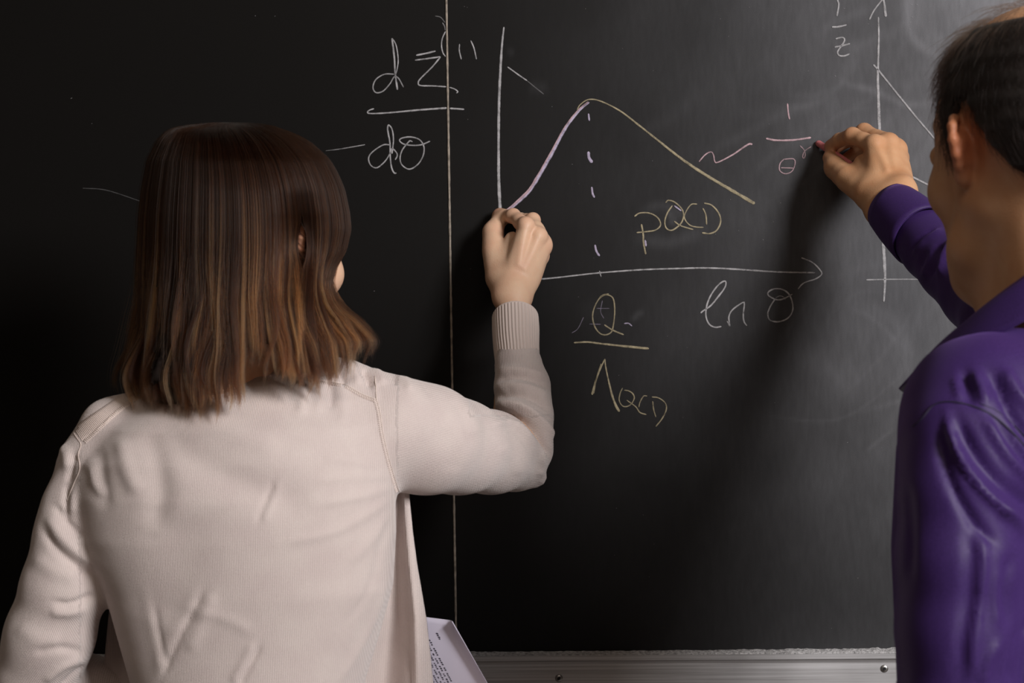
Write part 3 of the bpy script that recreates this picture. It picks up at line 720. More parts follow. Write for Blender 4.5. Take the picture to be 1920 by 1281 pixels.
def eyes(parent, T):
    for s in (-1, 1):
        for nm, rad, off, mt in (('eye', .0118, 0, M_eye), ('iris', .0058, .0078, M_iris)):
            b_ = MB(); c0 = T(s*.031, .0815+off, .009); pts = [c0 + T.R[:, 1]*T.sc*rad*math.sin(a) for a in np.linspace(-1.5, 1.5, 9)]
            b_.tube(pts, [max(1e-4, T.sc*rad*math.cos(a)) for a in np.linspace(-1.5, 1.5, 9)], 14)
            b_.build(nm, mt, parent)
def redness(o, spots):
    V = np.array([v.co[:] for v in o.data.vertices]) + np.array(o.location) + (np.array(o.parent.location) if o.parent else 0)
    a = np.zeros(len(V))
    for p, r, amt in spots: a = np.maximum(a, amt*np.exp(-(np.linalg.norm(V-np.asarray(p), axis=1)/r)**2))
    vattr(o, 'redness', a)
def bvh_of(P, Q): return BVHTree.FromPolygons([tuple(p) for p in P.tolist()], [tuple(q) for q in Q.tolist()])
def snap(bvh, px, py, off=.0006):
    d = W(px, py, 0) - CP; d /= np.linalg.norm(d)
    h = bvh.ray_cast(Vector(CP), Vector(d))
    if h[0] is None: return None
    return np.array(h[0]) + np.array(h[1])*off
def seam(name, bvh, line, r, mat, parent, stitch=0, off=.0004, n=6):
    """raised seam following the cloth; stitch = spacing in px of small oblique threads"""
    P = [snap(bvh, x, y, off) for x, y in crom(line, 3)]; P = [p for p in P if p is not None]
    if len(P) < 4: return None
    P = np.array(P); 
    for _ in range(2): P[1:-1] = (P[:-2]+2*P[1:-1]+P[2:])/4
    b_ = MB(); b_.tube(P, r, n)
    if stitch:
        LN = crom(line, stitch); 
        for i in range(len(LN)-1):
            t = LN[i+1]-LN[i]; nn = np.array([-t[1], t[0]])/np.linalg.norm(t)
            a = snap(bvh, *(LN[i]+nn*1.0), .0005); c = snap(bvh, *(LN[i]+t*.7+nn*6.5), .0006)
            if a is not None and c is not None and np.linalg.norm(a-c) < .01: b_.tube([a, (a+c)/2, c], [.0003, .00062, .0003], 5)
    return b_.build(name, mat, parent)
# ================================================================ WOMAN
hw = W(481, 464, -.45)
TW = Frame(hw, math.radians(38), math.radians(-4), 1.0)
feetx = W(470, 1281, -.48)[0]
woman = empty('person', (feetx, -.48, 0), 'woman from behind in beige cardigan, shoulder-length brown hair, writing on board', 'person', group='people at the chalkboard')
y = -.05
Jw = {'wrist': W(964, 556, -.105), 'wristside': np.array([.0098, .003, 0]), 'palm': np.array([-.15, .95, 0.1]),
      'index': [W(986, 424, -.082), W(962, 405, -.050), W(947, 405, -.030), W(938, 402, -.017)],
      'middle': [W(1009, 444, -.078), W(999, 413, -.042), W(976, 411, -.022), W(957, 409, -.016)],
      'ring': [W(1018, 462, -.066), W(1011, 442, -.030), W(985, 446, -.016), W(968, 455, -.020)],
      'little': [W(1015, 482, -.052), W(1012, 470, -.024), W(992, 474, -.014), W(978, 480, -.020)],
      'thumb': [W(937, 520, -.085), W(926, 470, -.062), W(924, 434, -.040), W(936, 408, -.018)]}
hx = Jw['wrist']
fx, fz = (float(W(905, 0, -.06)[0]), float(W(1040, 0, -.06)[0])), (float(W(0, 620, -.08)[2]), float(W(0, 385, -.04)[2]))
X = axis(-.42, .13, .008, [(fx[0], fx[1], .0013), (hw[0]-.085, hw[0]+.105, .0026)])
Y = axis(-.72, .002, .008, [(-.125, 0, .0013), (-.56, -.34, .0026)])
Z = axis(1.05, 1.68, .008, [(fz[0], fz[1], .0013), (hw[2]-.125, hw[2]+.13, .0026)])
fd = Field(X, Y, Z)
head(fd, TW); hand(fd, Jw, .98)
# tendons and knuckle on the back of the hand
for f, a in (('index', .0012), ('middle', .0012), ('ring', .001)):
    fd.cone(Jw[f][0] + np.array([0, -.0095, -.002]), Jw['wrist']*.55+Jw[f][0]*.45 + np.array([0, -.0135, 0]), a, a*.6, .010)
elw = W(970, 852, -.255); shw = W(712, 800, -.47)
fd.cone(Jw['wrist']+(0, 0, .006), W(966, 610, -.125), .0185, .0195, .012); fd.cone(W(966, 610, -.125), elw, .0205, .033, .01)
fd.cone(elw, shw, .032, .042, .02)
shl = W(180, 870, -.50); ell_ = W(72, 1250, -.50); wrl = W(430, 1300, -.30)
fd.cone(shl, ell_, .040, .032, .02); fd.cone(ell_, wrl, .032, .022, .01)
nb = TW(0, -.048, -.20); fd.cone(nb, W(440, 950, -.50), .06, .10, .03); fd.cone(shw, nb+(0, 0, -.02), .042, .05, .03); fd.cone(shl, nb+(0, 0, -.02), .042, .05, .03)
P, Q = fd.mesh(1)
bw = mesh_obj('body', P, Q, M_skin_w, woman)
redness(bw, [(Jw[f][i], .009, .45) for f in ('index', 'middle', 'ring', 'little') for i in (0, 1)] + [(Jw['index'][3], .010, .9), (Jw['thumb'][3], .010, .9), (TW(0, .1, -.02), .012, .5)]
      + [(TW(s*.04, .075, -.03), .02, .4) for s in (-1, 1)] + [(TW(.085, -.01, 0), .03, .6), (TW(0, .098, -.06), .011, 1.0)])
nail(bw, Jw['thumb'][2]*.45+Jw['thumb'][3]*.55+(-.0062, -.003, 0), Jw['thumb'][3]+(-.003, -.002, .006), np.array([-1., -.35, .1]), .0062)
nail(bw, Jw['index'][2]*.4+Jw['index'][3]*.6+(-.001, .001, .0062), Jw['index'][3]+(-.004, .001, .003), np.array([-.2, .3, 1.]), .0056)
eyes(woman, TW)
# the left hand below the frame, holding the sheets
fd = Field(axis(-.30, .03, .0026), axis(-.42, -.17, .0026), axis(.93, 1.12, .0026))
hl = W(590, 1310, -.30)
Jl = {'wrist': wrl, 'wristside': np.array([0, .0, -.0125]), 'palm': np.array([0, -.6, -.5]),
      'index': [hl+(-.02, -.01, .02), hl+(.018, .0, .022), hl+(.034, -.022, .018), hl+(.03, -.036, .012)],
      'middle': [hl+(-.016, -.008, .0), hl+(.024, .0, .002), hl+(.040, -.022, .0), hl+(.034, -.038, -.002)],
      'ring': [hl+(-.02, -.006, -.018), hl+(.018, .0, -.018), hl+(.034, -.022, -.018), hl+(.028, -.036, -.018)],
      'little': [hl+(-.026, -.004, -.034), hl+(.006, .0, -.036), hl+(.02, -.018, -.034), hl+(.016, -.030, -.032)],
      'thumb': [hl+(-.06, -.03, .012), hl+(-.032, -.044, .022), hl+(-.004, -.05, .022), hl+(.016, -.05, .018)]}
hand(fd, Jl, 1.0); fd.cone(wrl, wrl*.7+ell_*.3, .021, .024, .01)
P, Q = fd.mesh(1); hb = mesh_obj('hand', P, Q, M_skin_w, bw); vattr(hb, 'redness', np.zeros(len(P)))

# ---- cardigan
def sec(py, l, r, y, b, k=0):
    c = W((l+r)/2, py, y); return (c[2], c[0], c[1], (r-l)/2*S(y), b)
X = axis(-.72, .12, .006, [(-.66, .09, .0028)]); Y = axis(-.74, -.08, .0045, [(-.66, -.5, .0034), (-.34, -.24, .0028)]); Z = axis(.84, 1.41, .0027)
fd = Field(X, Y, Z)
fd.loft([sec(706, 395, 585, -.462, .060), sec(722, 340, 640, -.468, .074), sec(750, 275, 690, -.478, .086), sec(800, 205, 722, -.490, .098), sec(860, 150, 735, -.497, .106), sec(925, 142, 744, -.50, .110),
         sec(1000, 152, 746, -.50, .110), sec(1100, 197, 740, -.50, .106), sec(1200, 226, 712, -.497, .102), sec(1281, 250, 686, -.495, .100), sec(1400, 232, 712, -.490, .116), sec(1560, 190, 772, -.485, .132), sec(1800, 180, 785, -.485, .136)], .02, 2.2)
# shoulder slopes
nk = W(486, 716, -.462)
fd.cone(nk+(-.05, 0, -.012), W(210, 806, -.492), .036, .030, .03); fd.cone(W(210, 806, -.492), W(172, 872, -.50), .030, .031, .02)
fd.cone(nk+(.05, 0, -.012), W(640, 752, -.472), .036, .036, .035); fd.cone(W(640, 752, -.472), W(735, 800, -.468), .038, .052, .035)
ppx = [(735, 802, -.468, 92), (800, 824, -.435, 98), (860, 838, -.385, 84), (920, 848, -.325, 73), (962, 856, -.27, 66)]
fd.chain([W(a, b, c) for a, b, c, r in ppx], [r*S(c) for a, b, c, r in ppx], .018)
fpx = [(966, 856, -.262, 66), (985, 842, -.258, 52), (984, 780, -.235, 54), (979, 725, -.205, 53), (972, 684, -.178, 44), (970, 655, -.155, 38)]
fd.chain([W(a, b, c) for a, b, c, r in fpx], [r*S(c) for a, b, c, r in fpx], .003)
fd.cone(W(990, 878, -.262), W(1009, 897, -.258), 32*S(-.26), 14*S(-.26), .012)
lpx = [(172, 872, -.50, 58), (144, 955, -.512, 61), (134, 1010, -.515, 66), (120, 1100, -.515, 76), (94, 1190, -.505, 80), (72, 1262, -.49, 82)]
fd.chain([W(a, b, c) for a, b, c, r in lpx], [r*S(c) for a, b, c, r in lpx], .016)
l2 = [(78, 1272, -.48, 74), (200, 1302, -.42, 64), (330, 1310, -.36, 52), (400, 1306, -.325, 46)]
fd.chain([W(a, b, c) for a, b, c, r in l2], [r*S(c) for a, b, c, r in l2], .010)
# neck opening
fd.ell(TW(0, -.052, -.205)+(0, .002, .012), (.064, .058, .05), None, .006, 's')
P, Q = fd.mesh(2)
g = .0012
FW = [  # back
    ([(300, 770), (325, 830), (400, 880), (500, 925), (600, 945)], 34, -.0050), ([(330, 740), (420, 800), (540, 850)], 26, .0030),
    ([(268, 800), (290, 860), (300, 930), (280, 1000)], 24, -.0045), ([(225, 815), (238, 880), (262, 930)], 16, .0035), ([(185, 835), (190, 900), (200, 960)], 14, -.0030),
    ([(172, 868), (178, 905), (196, 935)], 9, .0030), ([(318, 960), (340, 1060), (300, 1180)], 60, -.0035),
    ([(386, 1100), (360, 1150), (330, 1210), (300, 1281)], 6, -.0022), ([(374, 1092), (348, 1142), (318, 1200), (286, 1270)], 12, .0009), ([(402, 1110), (378, 1165), (350, 1230)], 13, .0020),
    ([(492, 1205), (470, 1245), (446, 1290)], 6, -.0024), ([(480, 1200), (458, 1240), (434, 1285)], 8, .0020), ([(516, 895), (500, 935), (480, 985)], 6, -.0016), ([(526, 900), (510, 940), (490, 985)], 8, .0012),
    ([(262, 1090), (282, 1160), (300, 1240), (308, 1290)], 12, .0009), ([(285, 1130), (300, 1200), (312, 1250)], 7, -.0018), ([(340, 1140), (420, 1160), (480, 1190)], 12, .0012),
    ([(740, 930), (690, 965), (620, 1000), (520, 1020)], 9, .0016), ([(742, 912), (680, 930), (590, 950)], 8, .0013), ([(735, 895), (660, 895), (580, 905)], 9, .0012), ([(742, 948), (700, 1010), (650, 1060)], 10, .0013),
    ([(715, 880), (650, 862), (600, 860)], 9, .0010), ([(738, 940), (712, 1030), (690, 1110), (640, 1180)], 8, -.0012), ([(728, 1090), (700, 1170), (660, 1240), (630, 1290)], 9, .0020), ([(742, 1060), (722, 1140), (690, 1210)], 6, -.0014),
    ([(566, 722), (568, 750), (562, 780)], 10, .0024), ([(618, 712), (622, 745), (620, 768)], 7, -.0034), ([(600, 706), (600, 745), (594, 775)], 9, .0016), ([(640, 716), (644, 760), (642, 800)], 10, .0022),
    # right shoulder top puckers
    ([(604, 686), (614, 702), (624, 718)], 10, .0042), ([(634, 690), (640, 706), (648, 722)], 6, -.0055), ([(652, 680), (664, 702), (676, 722)], 9, .0050), ([(680, 692), (688, 708), (694, 730)], 6, -.0052),
    ([(702, 684), (712, 704), (718, 724)], 9, .0040), ([(728, 692), (736, 706), (742, 722)], 6, -.0036), ([(752, 694), (764, 714), (770, 736)], 9, .0030), ([(790, 716), (800, 728), (808, 745)], 5, -.0014),
    ([(700, 700), (706, 740), (704, 752)], 4, .0018),
    # sleeve, upper arm
    ([(845, 748), (866, 770), (880, 805), (886, 850)], 12, -.0018), ([(866, 758), (886, 782), (898, 820)], 10, .0016), ([(830, 800), (850, 850), (852, 890)], 18, -.0010),
    # elbow crease and forearm folds
    ([(914, 776), (944, 773), (972, 782), (998, 801), (1021, 831), (1036, 864)], 5, -.012), ([(918, 798), (950, 792), (976, 803), (998, 824), (1014, 854), (1022, 888)], 6, .0055),
    ([(960, 800), (985, 825), (1000, 855), (1002, 890)], 8, -.0026), ([(922, 764), (955, 757), (990, 768), (1022, 800), (1040, 830)], 8, .0070), ([(926, 748), (955, 738), (1000, 748), (1034, 772)], 6, -.0050), ([(926, 732), (955, 722), (1000, 730), (1034, 748)], 8, .0048),
    ([(926, 716), (960, 706), (1000, 712), (1030, 728)], 6, -.0042), ([(928, 700), (960, 692), (1000, 698), (1024, 710)], 7, .0036), ([(940, 830), (965, 860), (975, 895)], 14, .0016), ([(1010, 880), (1018, 896), (1010, 908)], 7, .0022),
    # left sleeve
    ([(112, 838), (124, 850), (130, 885)], 12, .0034), ([(140, 845), (134, 880), (128, 905)], 6, -.0042), ([(158, 880), (140, 930), (136, 970)], 9, .0030), ([(128, 905), (124, 940), (126, 980)], 6, -.0032),
    ([(88, 960), (110, 1000), (150, 1040), (190, 1062)], 11, .0040), ([(78, 985), (100, 1024), (140, 1060), (180, 1085)], 8, -.0038), ([(100, 945), (130, 985), (160, 1010)], 7, -.0030),
    ([(60, 1040), (100, 1070), (150, 1085)], 16, .0030), ([(96, 1128), (125, 1134), (160, 1124), (180, 1112)], 7, -.0032), ([(90, 1148), (130, 1150), (168, 1140)], 9, .0030),
    ([(150, 1060), (160, 1110), (150, 1160)], 12, -.0022), ([(30, 1170), (70, 1200), (120, 1205)], 18, .0022), ([(60, 1225), (110, 1215), (160, 1225)], 8, -.0026), ([(80, 1281), (120, 1250), (160, 1236)], 7, .0030), ([(110, 1290), (140, 1262), (164, 1248)], 5, -.0028)]
P = folds(P, Q, FW)
cardigan = mesh_obj('cardigan', P, Q, M_knit, woman)
pxs, pys = proj(P)
slv = np.clip((pxs-720)/50, 0, 1)*(pys < 926); fore = np.clip((800-pys)/40, 0, 1)*(pxs > 880)
u_t = P[:, 0]; v_t = P[:, 2]
u_s = P[:, 2]*.94 + P[:, 0]*.30; v_s = P[:, 0]*.9
u_f = P[:, 0]*.97; v_f = P[:, 2]
u = np.where(slv > .5, np.where(fore > .5, u_f, u_s), u_t); v = np.where(slv > .5, np.where(fore > .5, v_f, v_s), v_t)
sl2 = (pxs < 150); u = np.where(sl2, P[:, 0]*.95+P[:, 2]*.3, u)
vattr(cardigan, 'knit', np.stack([u, v, u*0], 1), 'FLOAT_VECTOR')
bv = bvh_of(P, Q)
# seams with overlock stitches
seam('shoulder_seam', bv, [(252, 754), (225, 772), (200, 795), (182, 812), (160, 832)], .0004, M_thread, cardigan, 3.6)
seam('shoulder_seam', bv, [(560, 702), (588, 712), (620, 716), (648, 722), (676, 738), (704, 749)], .0004, M_thread, cardigan, 3.6)
seam('armhole_seam', bv, [(706, 748), (713, 775), (718, 810), (728, 855), (742, 905), (748, 922)], .00038, M_thread, cardigan, 3.8)
seam('armhole_seam', bv, [(133, 800), (142, 818), (152, 834), (147, 852), (150, 880), (140, 905), (126, 940)], .0004, M_thread, cardigan, 0)
seam('armhole_seam', bv, [(703, 706), (705, 728), (706, 748)], .0005, M_thread, cardigan)
# ribbed yoke panel on the left shoulder
b_ = MB()
for t in np.linspace(0, 1, 44):
    a = np.array([138, 800])*(1-t) + np.array([236, 734])*t; c = np.array([156, 828])*(1-t) + np.array([262, 746])*t
    L = [snap(bv, *(a*(1-s)+c*s), .0001) for s in np.linspace(.02, .98, 7)]; L = [q for q in L if q is not None]
    if len(L) > 3: b_.tube(L, .00055, 5)
b_.build('shoulder_rib', M_thread, cardigan)
# neckband
nb0 = TW(0, -.050, -.190) + np.array([0, .0, .0])
b_ = MB(); 
for q in range(3):
    ring = []
    for t in np.linspace(0, 2*math.pi, 73):
        d = np.array([math.cos(t)*(.066+.004*q), math.sin(t)*(.060+.004*q), -.004 + .010*(-math.sin(t))*1.0 - .0055*q])
        ring.append(nb0 + d + (0, 0, -.012))
    b_.tube(ring, .0042, 10, cap=False)
b_.build('neckband', M_rib, cardigan)
b_ = MB(); b_.tube([nb0 + np.array([math.cos(t)*.061, math.sin(t)*.056, .001 + .010*(-math.sin(t))]) + (0, 0, -.012) for t in np.linspace(0, 2*math.pi, 61)], .0032, 8, cap=False)
b_.build('undershirt_collar', M_undershirt, woman)
# ribbed cuff
b_ = MB(); ax_ = [W(966, 596, -.112), W(967, 620, -.128), W(968, 650, -.150), W(970, 676, -.168), W(971, 694, -.180)]
rr_ = [43*S(-.11), 43.5*S(-.12), 42.5*S(-.15), 41.5*S(-.165), 43*S(-.18)]
ax2 = crom([list(a)+[r] for a, r in zip(ax_, rr_)], .004)
inner = np.array(ax2[::-1]); inner = inner.copy(); inner[:, 3] -= .0025
full = np.vstack([inner, ax2[:1]*1.0, ax2]); full[len(inner), 3] += 0
b_.tube(full[:, :3][len(inner)+1:], full[len(inner)+1:, 3], 252, cap=False, rib=42, ribamp=.00062)
b_.tube(full[:, :3][:len(inner)][::-1], full[:len(inner), 3][::-1], 84, cap=False)
k0 = 0; # close the top edge with a rolled hem
top = ax2[0]; tdir = ax2[0, :3]-ax2[1, :3]; tdir /= np.linalg.norm(tdir)
aa = np.array([1.0, 0, 0]); aa -= tdir*(aa@tdir); aa /= np.linalg.norm(aa); bb = np.cross(tdir, aa)
b_.tube([top[:3] + aa*math.cos(t)*(top[3]-.0011) + bb*math.sin(t)*(top[3]-.0011) for t in np.linspace(0, 2*math.pi, 60)], .0016, 8, cap=False)
cuff = b_.build('cuff', M_rib, cardigan)
# open front panels hanging in front of the body
def panel_cloth(name, rows, th=.004, folds_=()):
    """rows of (list of world points); gives a thick hanging cloth"""
    R_ = np.array(rows); m, n = R_.shape[:2]; R2 = R_ + np.array([0, th, 0]); V = np.vstack([R_.reshape(-1, 3), R2.reshape(-1, 3)]); k = m*n
    Fc = [(i*n+j, (i+1)*n+j, (i+1)*n+j+1, i*n+j+1) for i in range(m-1) for j in range(n-1)]
    Fc += [tuple(reversed([q+k for q in f])) for f in Fc]
    for i in range(m-1): Fc += [(i*n, k+i*n, k+(i+1)*n, (i+1)*n), (i*n+n-1, (i+1)*n+n-1, k+(i+1)*n+n-1, k+i*n+n-1)]
    for j in range(n-1): Fc += [(j, j+1, k+j+1, k+j), ((m-1)*n+j, k+(m-1)*n+j, k+(m-1)*n+j+1, (m-1)*n+j+1)]
    o = mesh_obj(name, V, Fc, M_knit, cardigan); vattr(o, 'knit', np.stack([V[:, 0], V[:, 2], V[:, 0]*0], 1), 'FLOAT_VECTOR'); return o
tabR = [(880, 690, 766), (930, 700, 767), (1000, 690, 774), (1060, 680, 782), (1100, 672, 789), (1160, 660, 799), (1220, 640, 806), (1281, 620, 812), (1360, 600, 822), (1460, 590, 835), (1540, 585, 840)]
T_ = np.array([(p, l, r) for p, l, r in tabR], float); rows = []
for py in np.linspace(880, 1540, 60):
    l, r = np.interp(py, T_[:, 0], T_[:, 1]), np.interp(py, T_[:, 0], T_[:, 2]); row = []
    for s in np.linspace(0, 1, 40):
        px = l + (r-l)*s; am = np.clip((py-900)/300, .15, 1)
        yy = -.437 + .01*s + .014*am*math.sin(s*11+.6+(py-900)/260) - (.010 if s > .80 else 0)*min(1, (s-.80)/.03 if s > .8 else 0)
        row.append(W(px, py, yy))
    rows.append(row)
panel_cloth('front_panel', rows)
tabL = [(1060, 215, 300), (1120, 207, 300), (1180, 201, 310), (1234, 196, 320), (1281, 193, 330), (1400, 185, 360), (1540, 180, 380)]
T_ = np.array(tabL, float); rows = []
for py in np.linspace(1060, 1540, 44):
    l, r = np.interp(py, T_[:, 0], T_[:, 1]), np.interp(py, T_[:, 0], T_[:, 2])
    rows.append([W(l+(r-l)*s, py, -.45 - .01*s + .006*math.sin(s*8)) for s in np.linspace(0, 1, 24)])
panel_cloth('front_panel', rows)
# trousers and shoes, below the frame
def lower_body(person, cx, cy, yaw, sc, mt, hipw, names=('trousers', 'shoe')):
    fd = Field(axis(cx-.34, cx+.34, .009), axis(cy-.34, cy+.34, .009), axis(.05, 1.02*sc, .009))
    rx = np.array([math.cos(yaw), -math.sin(yaw), 0]); fy = np.array([math.sin(yaw), math.cos(yaw), 0]); c = np.array([cx, cy, 0.])
    fd.loft([(.84*sc, cx, cy, hipw, .115), (.92*sc, cx, cy, hipw*1.0, .115), (1.0*sc, cx, cy, hipw*.88, .105)], .03, 2.2, -yaw)
    for s in (-1, 1):
        h = c + rx*s*hipw*.52 + (0, 0, .86*sc); k = c + rx*s*hipw*.58 + fy*.01 + (0, 0, .48*sc); a = c + rx*s*hipw*.62 - fy*.01 + (0, 0, .09)
        fd.chain([h, k, a], [.088*sc, .066*sc, .056*sc], .03)
    P, Q = fd.mesh(1); mesh_obj(names[0], P, Q, mt, person)
    for s in (-1, 1):
        o0 = c + rx*s*hipw*.62
        fd = Field(axis(o0[0]-.26, o0[0]+.26, .005), axis(o0[1]-.26, o0[1]+.26, .005), axis(0, .14, .005))
        fd.cone(o0-fy*.055+(0, 0, .036), o0+fy*.06+(0, 0, .036), .036, .040, .01); fd.cone(o0+fy*.06+(0, 0, .036), o0+fy*.155+(0, 0, .032), .040, .030, .02)
        fd.cone(o0-fy*.02+(0, 0, .05), o0-fy*.02+(0, 0, .11), .044, .040, .02)
        P, Q = fd.mesh(1); P[:, 2] = np.maximum(P[:, 2], 0.0); mesh_obj(names[1], P, Q, M_shoe, person)
lower_body(woman, feetx, -.48, 0, .99, M_trouser_w, .148)

# ---- hair
YH = -.452
tab = np.array([ # py, left, right, half depth, centre depth
 (229, 425, 432, .010, -.462), (231, 392, 486, .042, -.462), (235, 362, 520, .060, -.46), (245, 335, 552, .078, -.458), (262, 312, 584, .094, -.456), (300, 286, 618, .111, -.453), (350, 273, 638, .121, -.452), (400, 267, 648, .125, -.452),
 (440, 265, 651, .126, -.452), (475, 264, 651, .126, -.452), (510, 264, 651, .126, -.453), (545, 262, 651, .126, -.455), (570, 259, 652, .126, -.458), (600, 255, 655, .126, -.46), (650, 248, 654, .128, -.462), (700, 244, 645, .130, -.464), (760, 250, 632, .130, -.468)])
_g = np.arange(229, 761, 1.0); _tb = [np.interp(_g, tab[:, 0], tab[:, i]) for i in range(5)]
_kw = np.hanning(41); _kw /= _kw.sum()
for i in (1, 2, 3, 4):
    q = np.convolve(np.pad(_tb[i], 20, mode='edge'), _kw, 'valid'); w_ = np.clip((_g-250)/60, 0, 1); _tb[i] = _tb[i]*(1-w_)+q*w_
tf = lambda py, i: np.interp(py, _g, _tb[i])
def hair_pt(th, py, d):
    l, r = tf(py, 1), tf(py, 2); cx = (l+r)/2; a = (r-l)/2
    dent = .026*np.exp(-((cx + a*np.cos(th)*d-569)/48)**2 - ((py-458)/85)**2)*(np.sin(th) < 0)
    rec = np.interp(py, [430, 470, 500, 530, 555, 578, 600, 625, 660], [0, 10, 27, 33, 24, 8, -10, -12, 0])
    return cx + a*np.cos(th)*d - rec*np.clip((np.cos(th)-.62)/.38, 0, 1), tf(py, 4) + tf(py, 3)*np.sin(th)*d + dent
# inner mass
X = axis(-.46, -.12, .004); Y = axis(-.62, -.28, .004); Z = axis(1.30, 1.68, .004); fd = Field(X, Y, Z)
S_ = []
for py in (231, 235, 245, 262, 300, 350, 400, 440, 475, 510, 545, 570, 600, 650, 700, 728):
    l, r = tf(py, 1)+24, tf(py, 2)-26 - np.interp(py, [430, 500, 540, 600], [0, 24, 34, 20]); b = tf(py, 3)-.017
    if py > 600: l += (py-600)*.10; r -= (py-600)*2.3; b -= .004 
    cpt = W((l+r)/2, py+12, tf(py, 4)); S_.append((cpt[2], cpt[0], cpt[1], (r-l)/2*S(tf(py, 4)), max(b, .01)))
print('EAR', proj(TW(.09, -.02, 0)), TW(.09, -.02, 0), proj(TW(.0, .08, 0)))
fd.loft(S_, .004, 2.0)
# leave the face free
fw = TW.R[:, 1]; fd.ell(TW(0, .100, -.020), np.array((.070, .058, .080)), TW.R, .010, 's'); fd.cone(TW(0, .04, -.13), TW(0, .10, -.2), .06, .08, .01, 's')
fd.cone(W(566, 436, -.545), W(563, 484, -.545), .021, .021, .008, 's'); fd.cone(W(575, 440, -.535), W(572, 480, -.535), .030, .022, .008, 's')
P, Q = fd.mesh(1)
nz = vnoise(np.arctan2(P[:, 1]-YH, P[:, 0]-hw[0])*700, P[:, 2]*120, 31, 22.)
Nn = vnormals(P, Q); P = P + Nn*((nz-.5)*.006)[:, None]
hair = mesh_obj('hair', P, Q, M_hairbase_w, woman)
# strands in locks
rs = np.random.default_rng(5)
M_ = 30; strands = []; tone = []; grad = []
gap_c = (567, 458)
def end_py(px, th):
    # lower hem of the bob by position across
    xs = [245, 262, 300, 350, 430, 447, 457, 482, 497, 520, 565, 600, 640, 668]; ys = [722, 738, 752, 760, 757, 748, 668, 655, 684, 702, 714, 698, 664, 622]
    return np.interp(px, xs, ys)
tfwd = math.atan2(fw[1], fw[0])          # direction of the face
def lock(th0, d0, nst, wid, tn, wave, ph, lend=0.0, sway=0.0):
    pxe = hair_pt(th0, 640, d0)[0]
    pe = end_py(pxe, th0) + lend; wl = rs.uniform(38, 80); ph = 7*float(vnoise(np.array([pxe]), np.array([d0*300]), 77, 46.)[0]) + rs.normal(0, .5); tipc = rs.uniform(.15, .6)
    front = abs((th0-tfwd+math.pi) % (2*math.pi)-math.pi)
    if front < .95: pe = 395 + 60*front
    for _ in range(nst):
        g0, g1, g2 = rs.normal(0, 1, 3)
        th = th0 + g0*wid; dd = d0 + g1*.016
        pend = pe + g2*8 - abs(g0)*7
        s = np.linspace(0, 1, M_)
        ph0 = rs.uniform(.0, .14)
        # over the dome, then down
        q = s*1.0; nd = .42
        phi = ph0 + (math.pi/2-ph0)*np.clip(q/nd, 0, 1)
        py = np.where(q < nd, 402-173*np.cos(phi), 402 + (pend-402)*np.clip((q-nd)/(1-nd), 0, 1))
        if front < .95: py = 402-173*np.cos(ph0 + (1.35-ph0)*s)
        low = np.clip((py-430)/250, 0, 1); lw = np.clip((py-470)/190, 0, 1)
        cl = 1 - (1-tipc)*low**1.2
        th_ = th0 + (th-th0)*cl
        dep = np.full(M_, dd) 
        px, yy = hair_pt(th_, py, dep)
        top = np.clip((402-py)/173, 0, 1)
        px = px + (-42*top**3)*(1 if True else 0)*np.clip((py-228)/10, 0.35, 1)*.55        # parting sits left of centre
        wv = wave*lw*np.sin(ph + (py-430)/wl)
        side = 1 if pxe > 487 else -1
        fl = np.clip((py-560)/150, 0, 1)
        px = px + wv + sway*low**1.5 + (24*fl**2*(1-np.clip((math.cos(th0)-.6)/.3, 0, 1)) + 24*np.clip((py-565)/62, 0, 1.2)**2*np.clip((math.cos(th0)-.5)/.4, 0, 1) if side > 0 else -9*fl*np.clip(-math.cos(th0), 0, 1)) + g0*1.2*low
        if side > 0: yy = yy - .004*fl
        else: px = px + 10*np.clip((py-690)/60, 0, 1)**2
        # part round the ear
        dx = px-gap_c[0]; e = np.clip(1-((py-gap_c[1])/46)**2, 0, 1)*8.0*(np.sin(th_) < -.2)
        px = np.where(np.abs(dx) < 26, px + np.sign(dx+.001)*np.clip(e - np.abs(dx)*.36, 0, 12), px)
        dl = (px-960); P3 = np.stack([W(a, b, c) for a, b, c in zip(px, py, yy)])
        # keep clear of the cardigan back
        strands.append(P3); tone.append(np.clip(tn*rs.uniform(.55, 1.3), 0, 1.6))
        grad.append(np.clip((py-300)/330, 0, 1)*.85 + .10)
nl = 0
for lay, (dl, cnt) in enumerate(((.90, 70), (.95, 120), (1.0, 190))):
    for i in range(cnt):
        if lay == 2 and i % 5: th0 = -rs.uniform(.02, math.pi-.02)     # most on the back
        else: th0 = rs.uniform(-math.pi, math.pi)
        tn = rs.choice([.25, .5, .8, 1.3], p=[.34, .30, .24, .12]) if lay == 2 else rs.choice([.15, .35, .6], p=[.5, .35, .15])
        lock(th0, dl + rs.normal(0, .010), 95 if lay == 2 else 60, rs.uniform(.018, .050), tn, rs.uniform(5, 20), rs.choice([0.3, 2.6]) + rs.normal(0, .6), rs.normal(-2, 13), rs.normal(0, 6))
# highlighted locks seen in the hair
for pxl, sw in ((345, -6), (372, 8), (398, 14), (415, -4), (300, -10), (458, 6), (480, 4), (500, 0), (508, 8), (540, 2), (552, 10), (590, 12), (610, 16)):
    c = np.clip((pxl-457)/192, -.97, .97); lock(-math.acos(c), 1.015, 46, .012, 1.5, rs.uniform(5, 10), rs.uniform(0, 3), rs.normal(0, 8), sw)
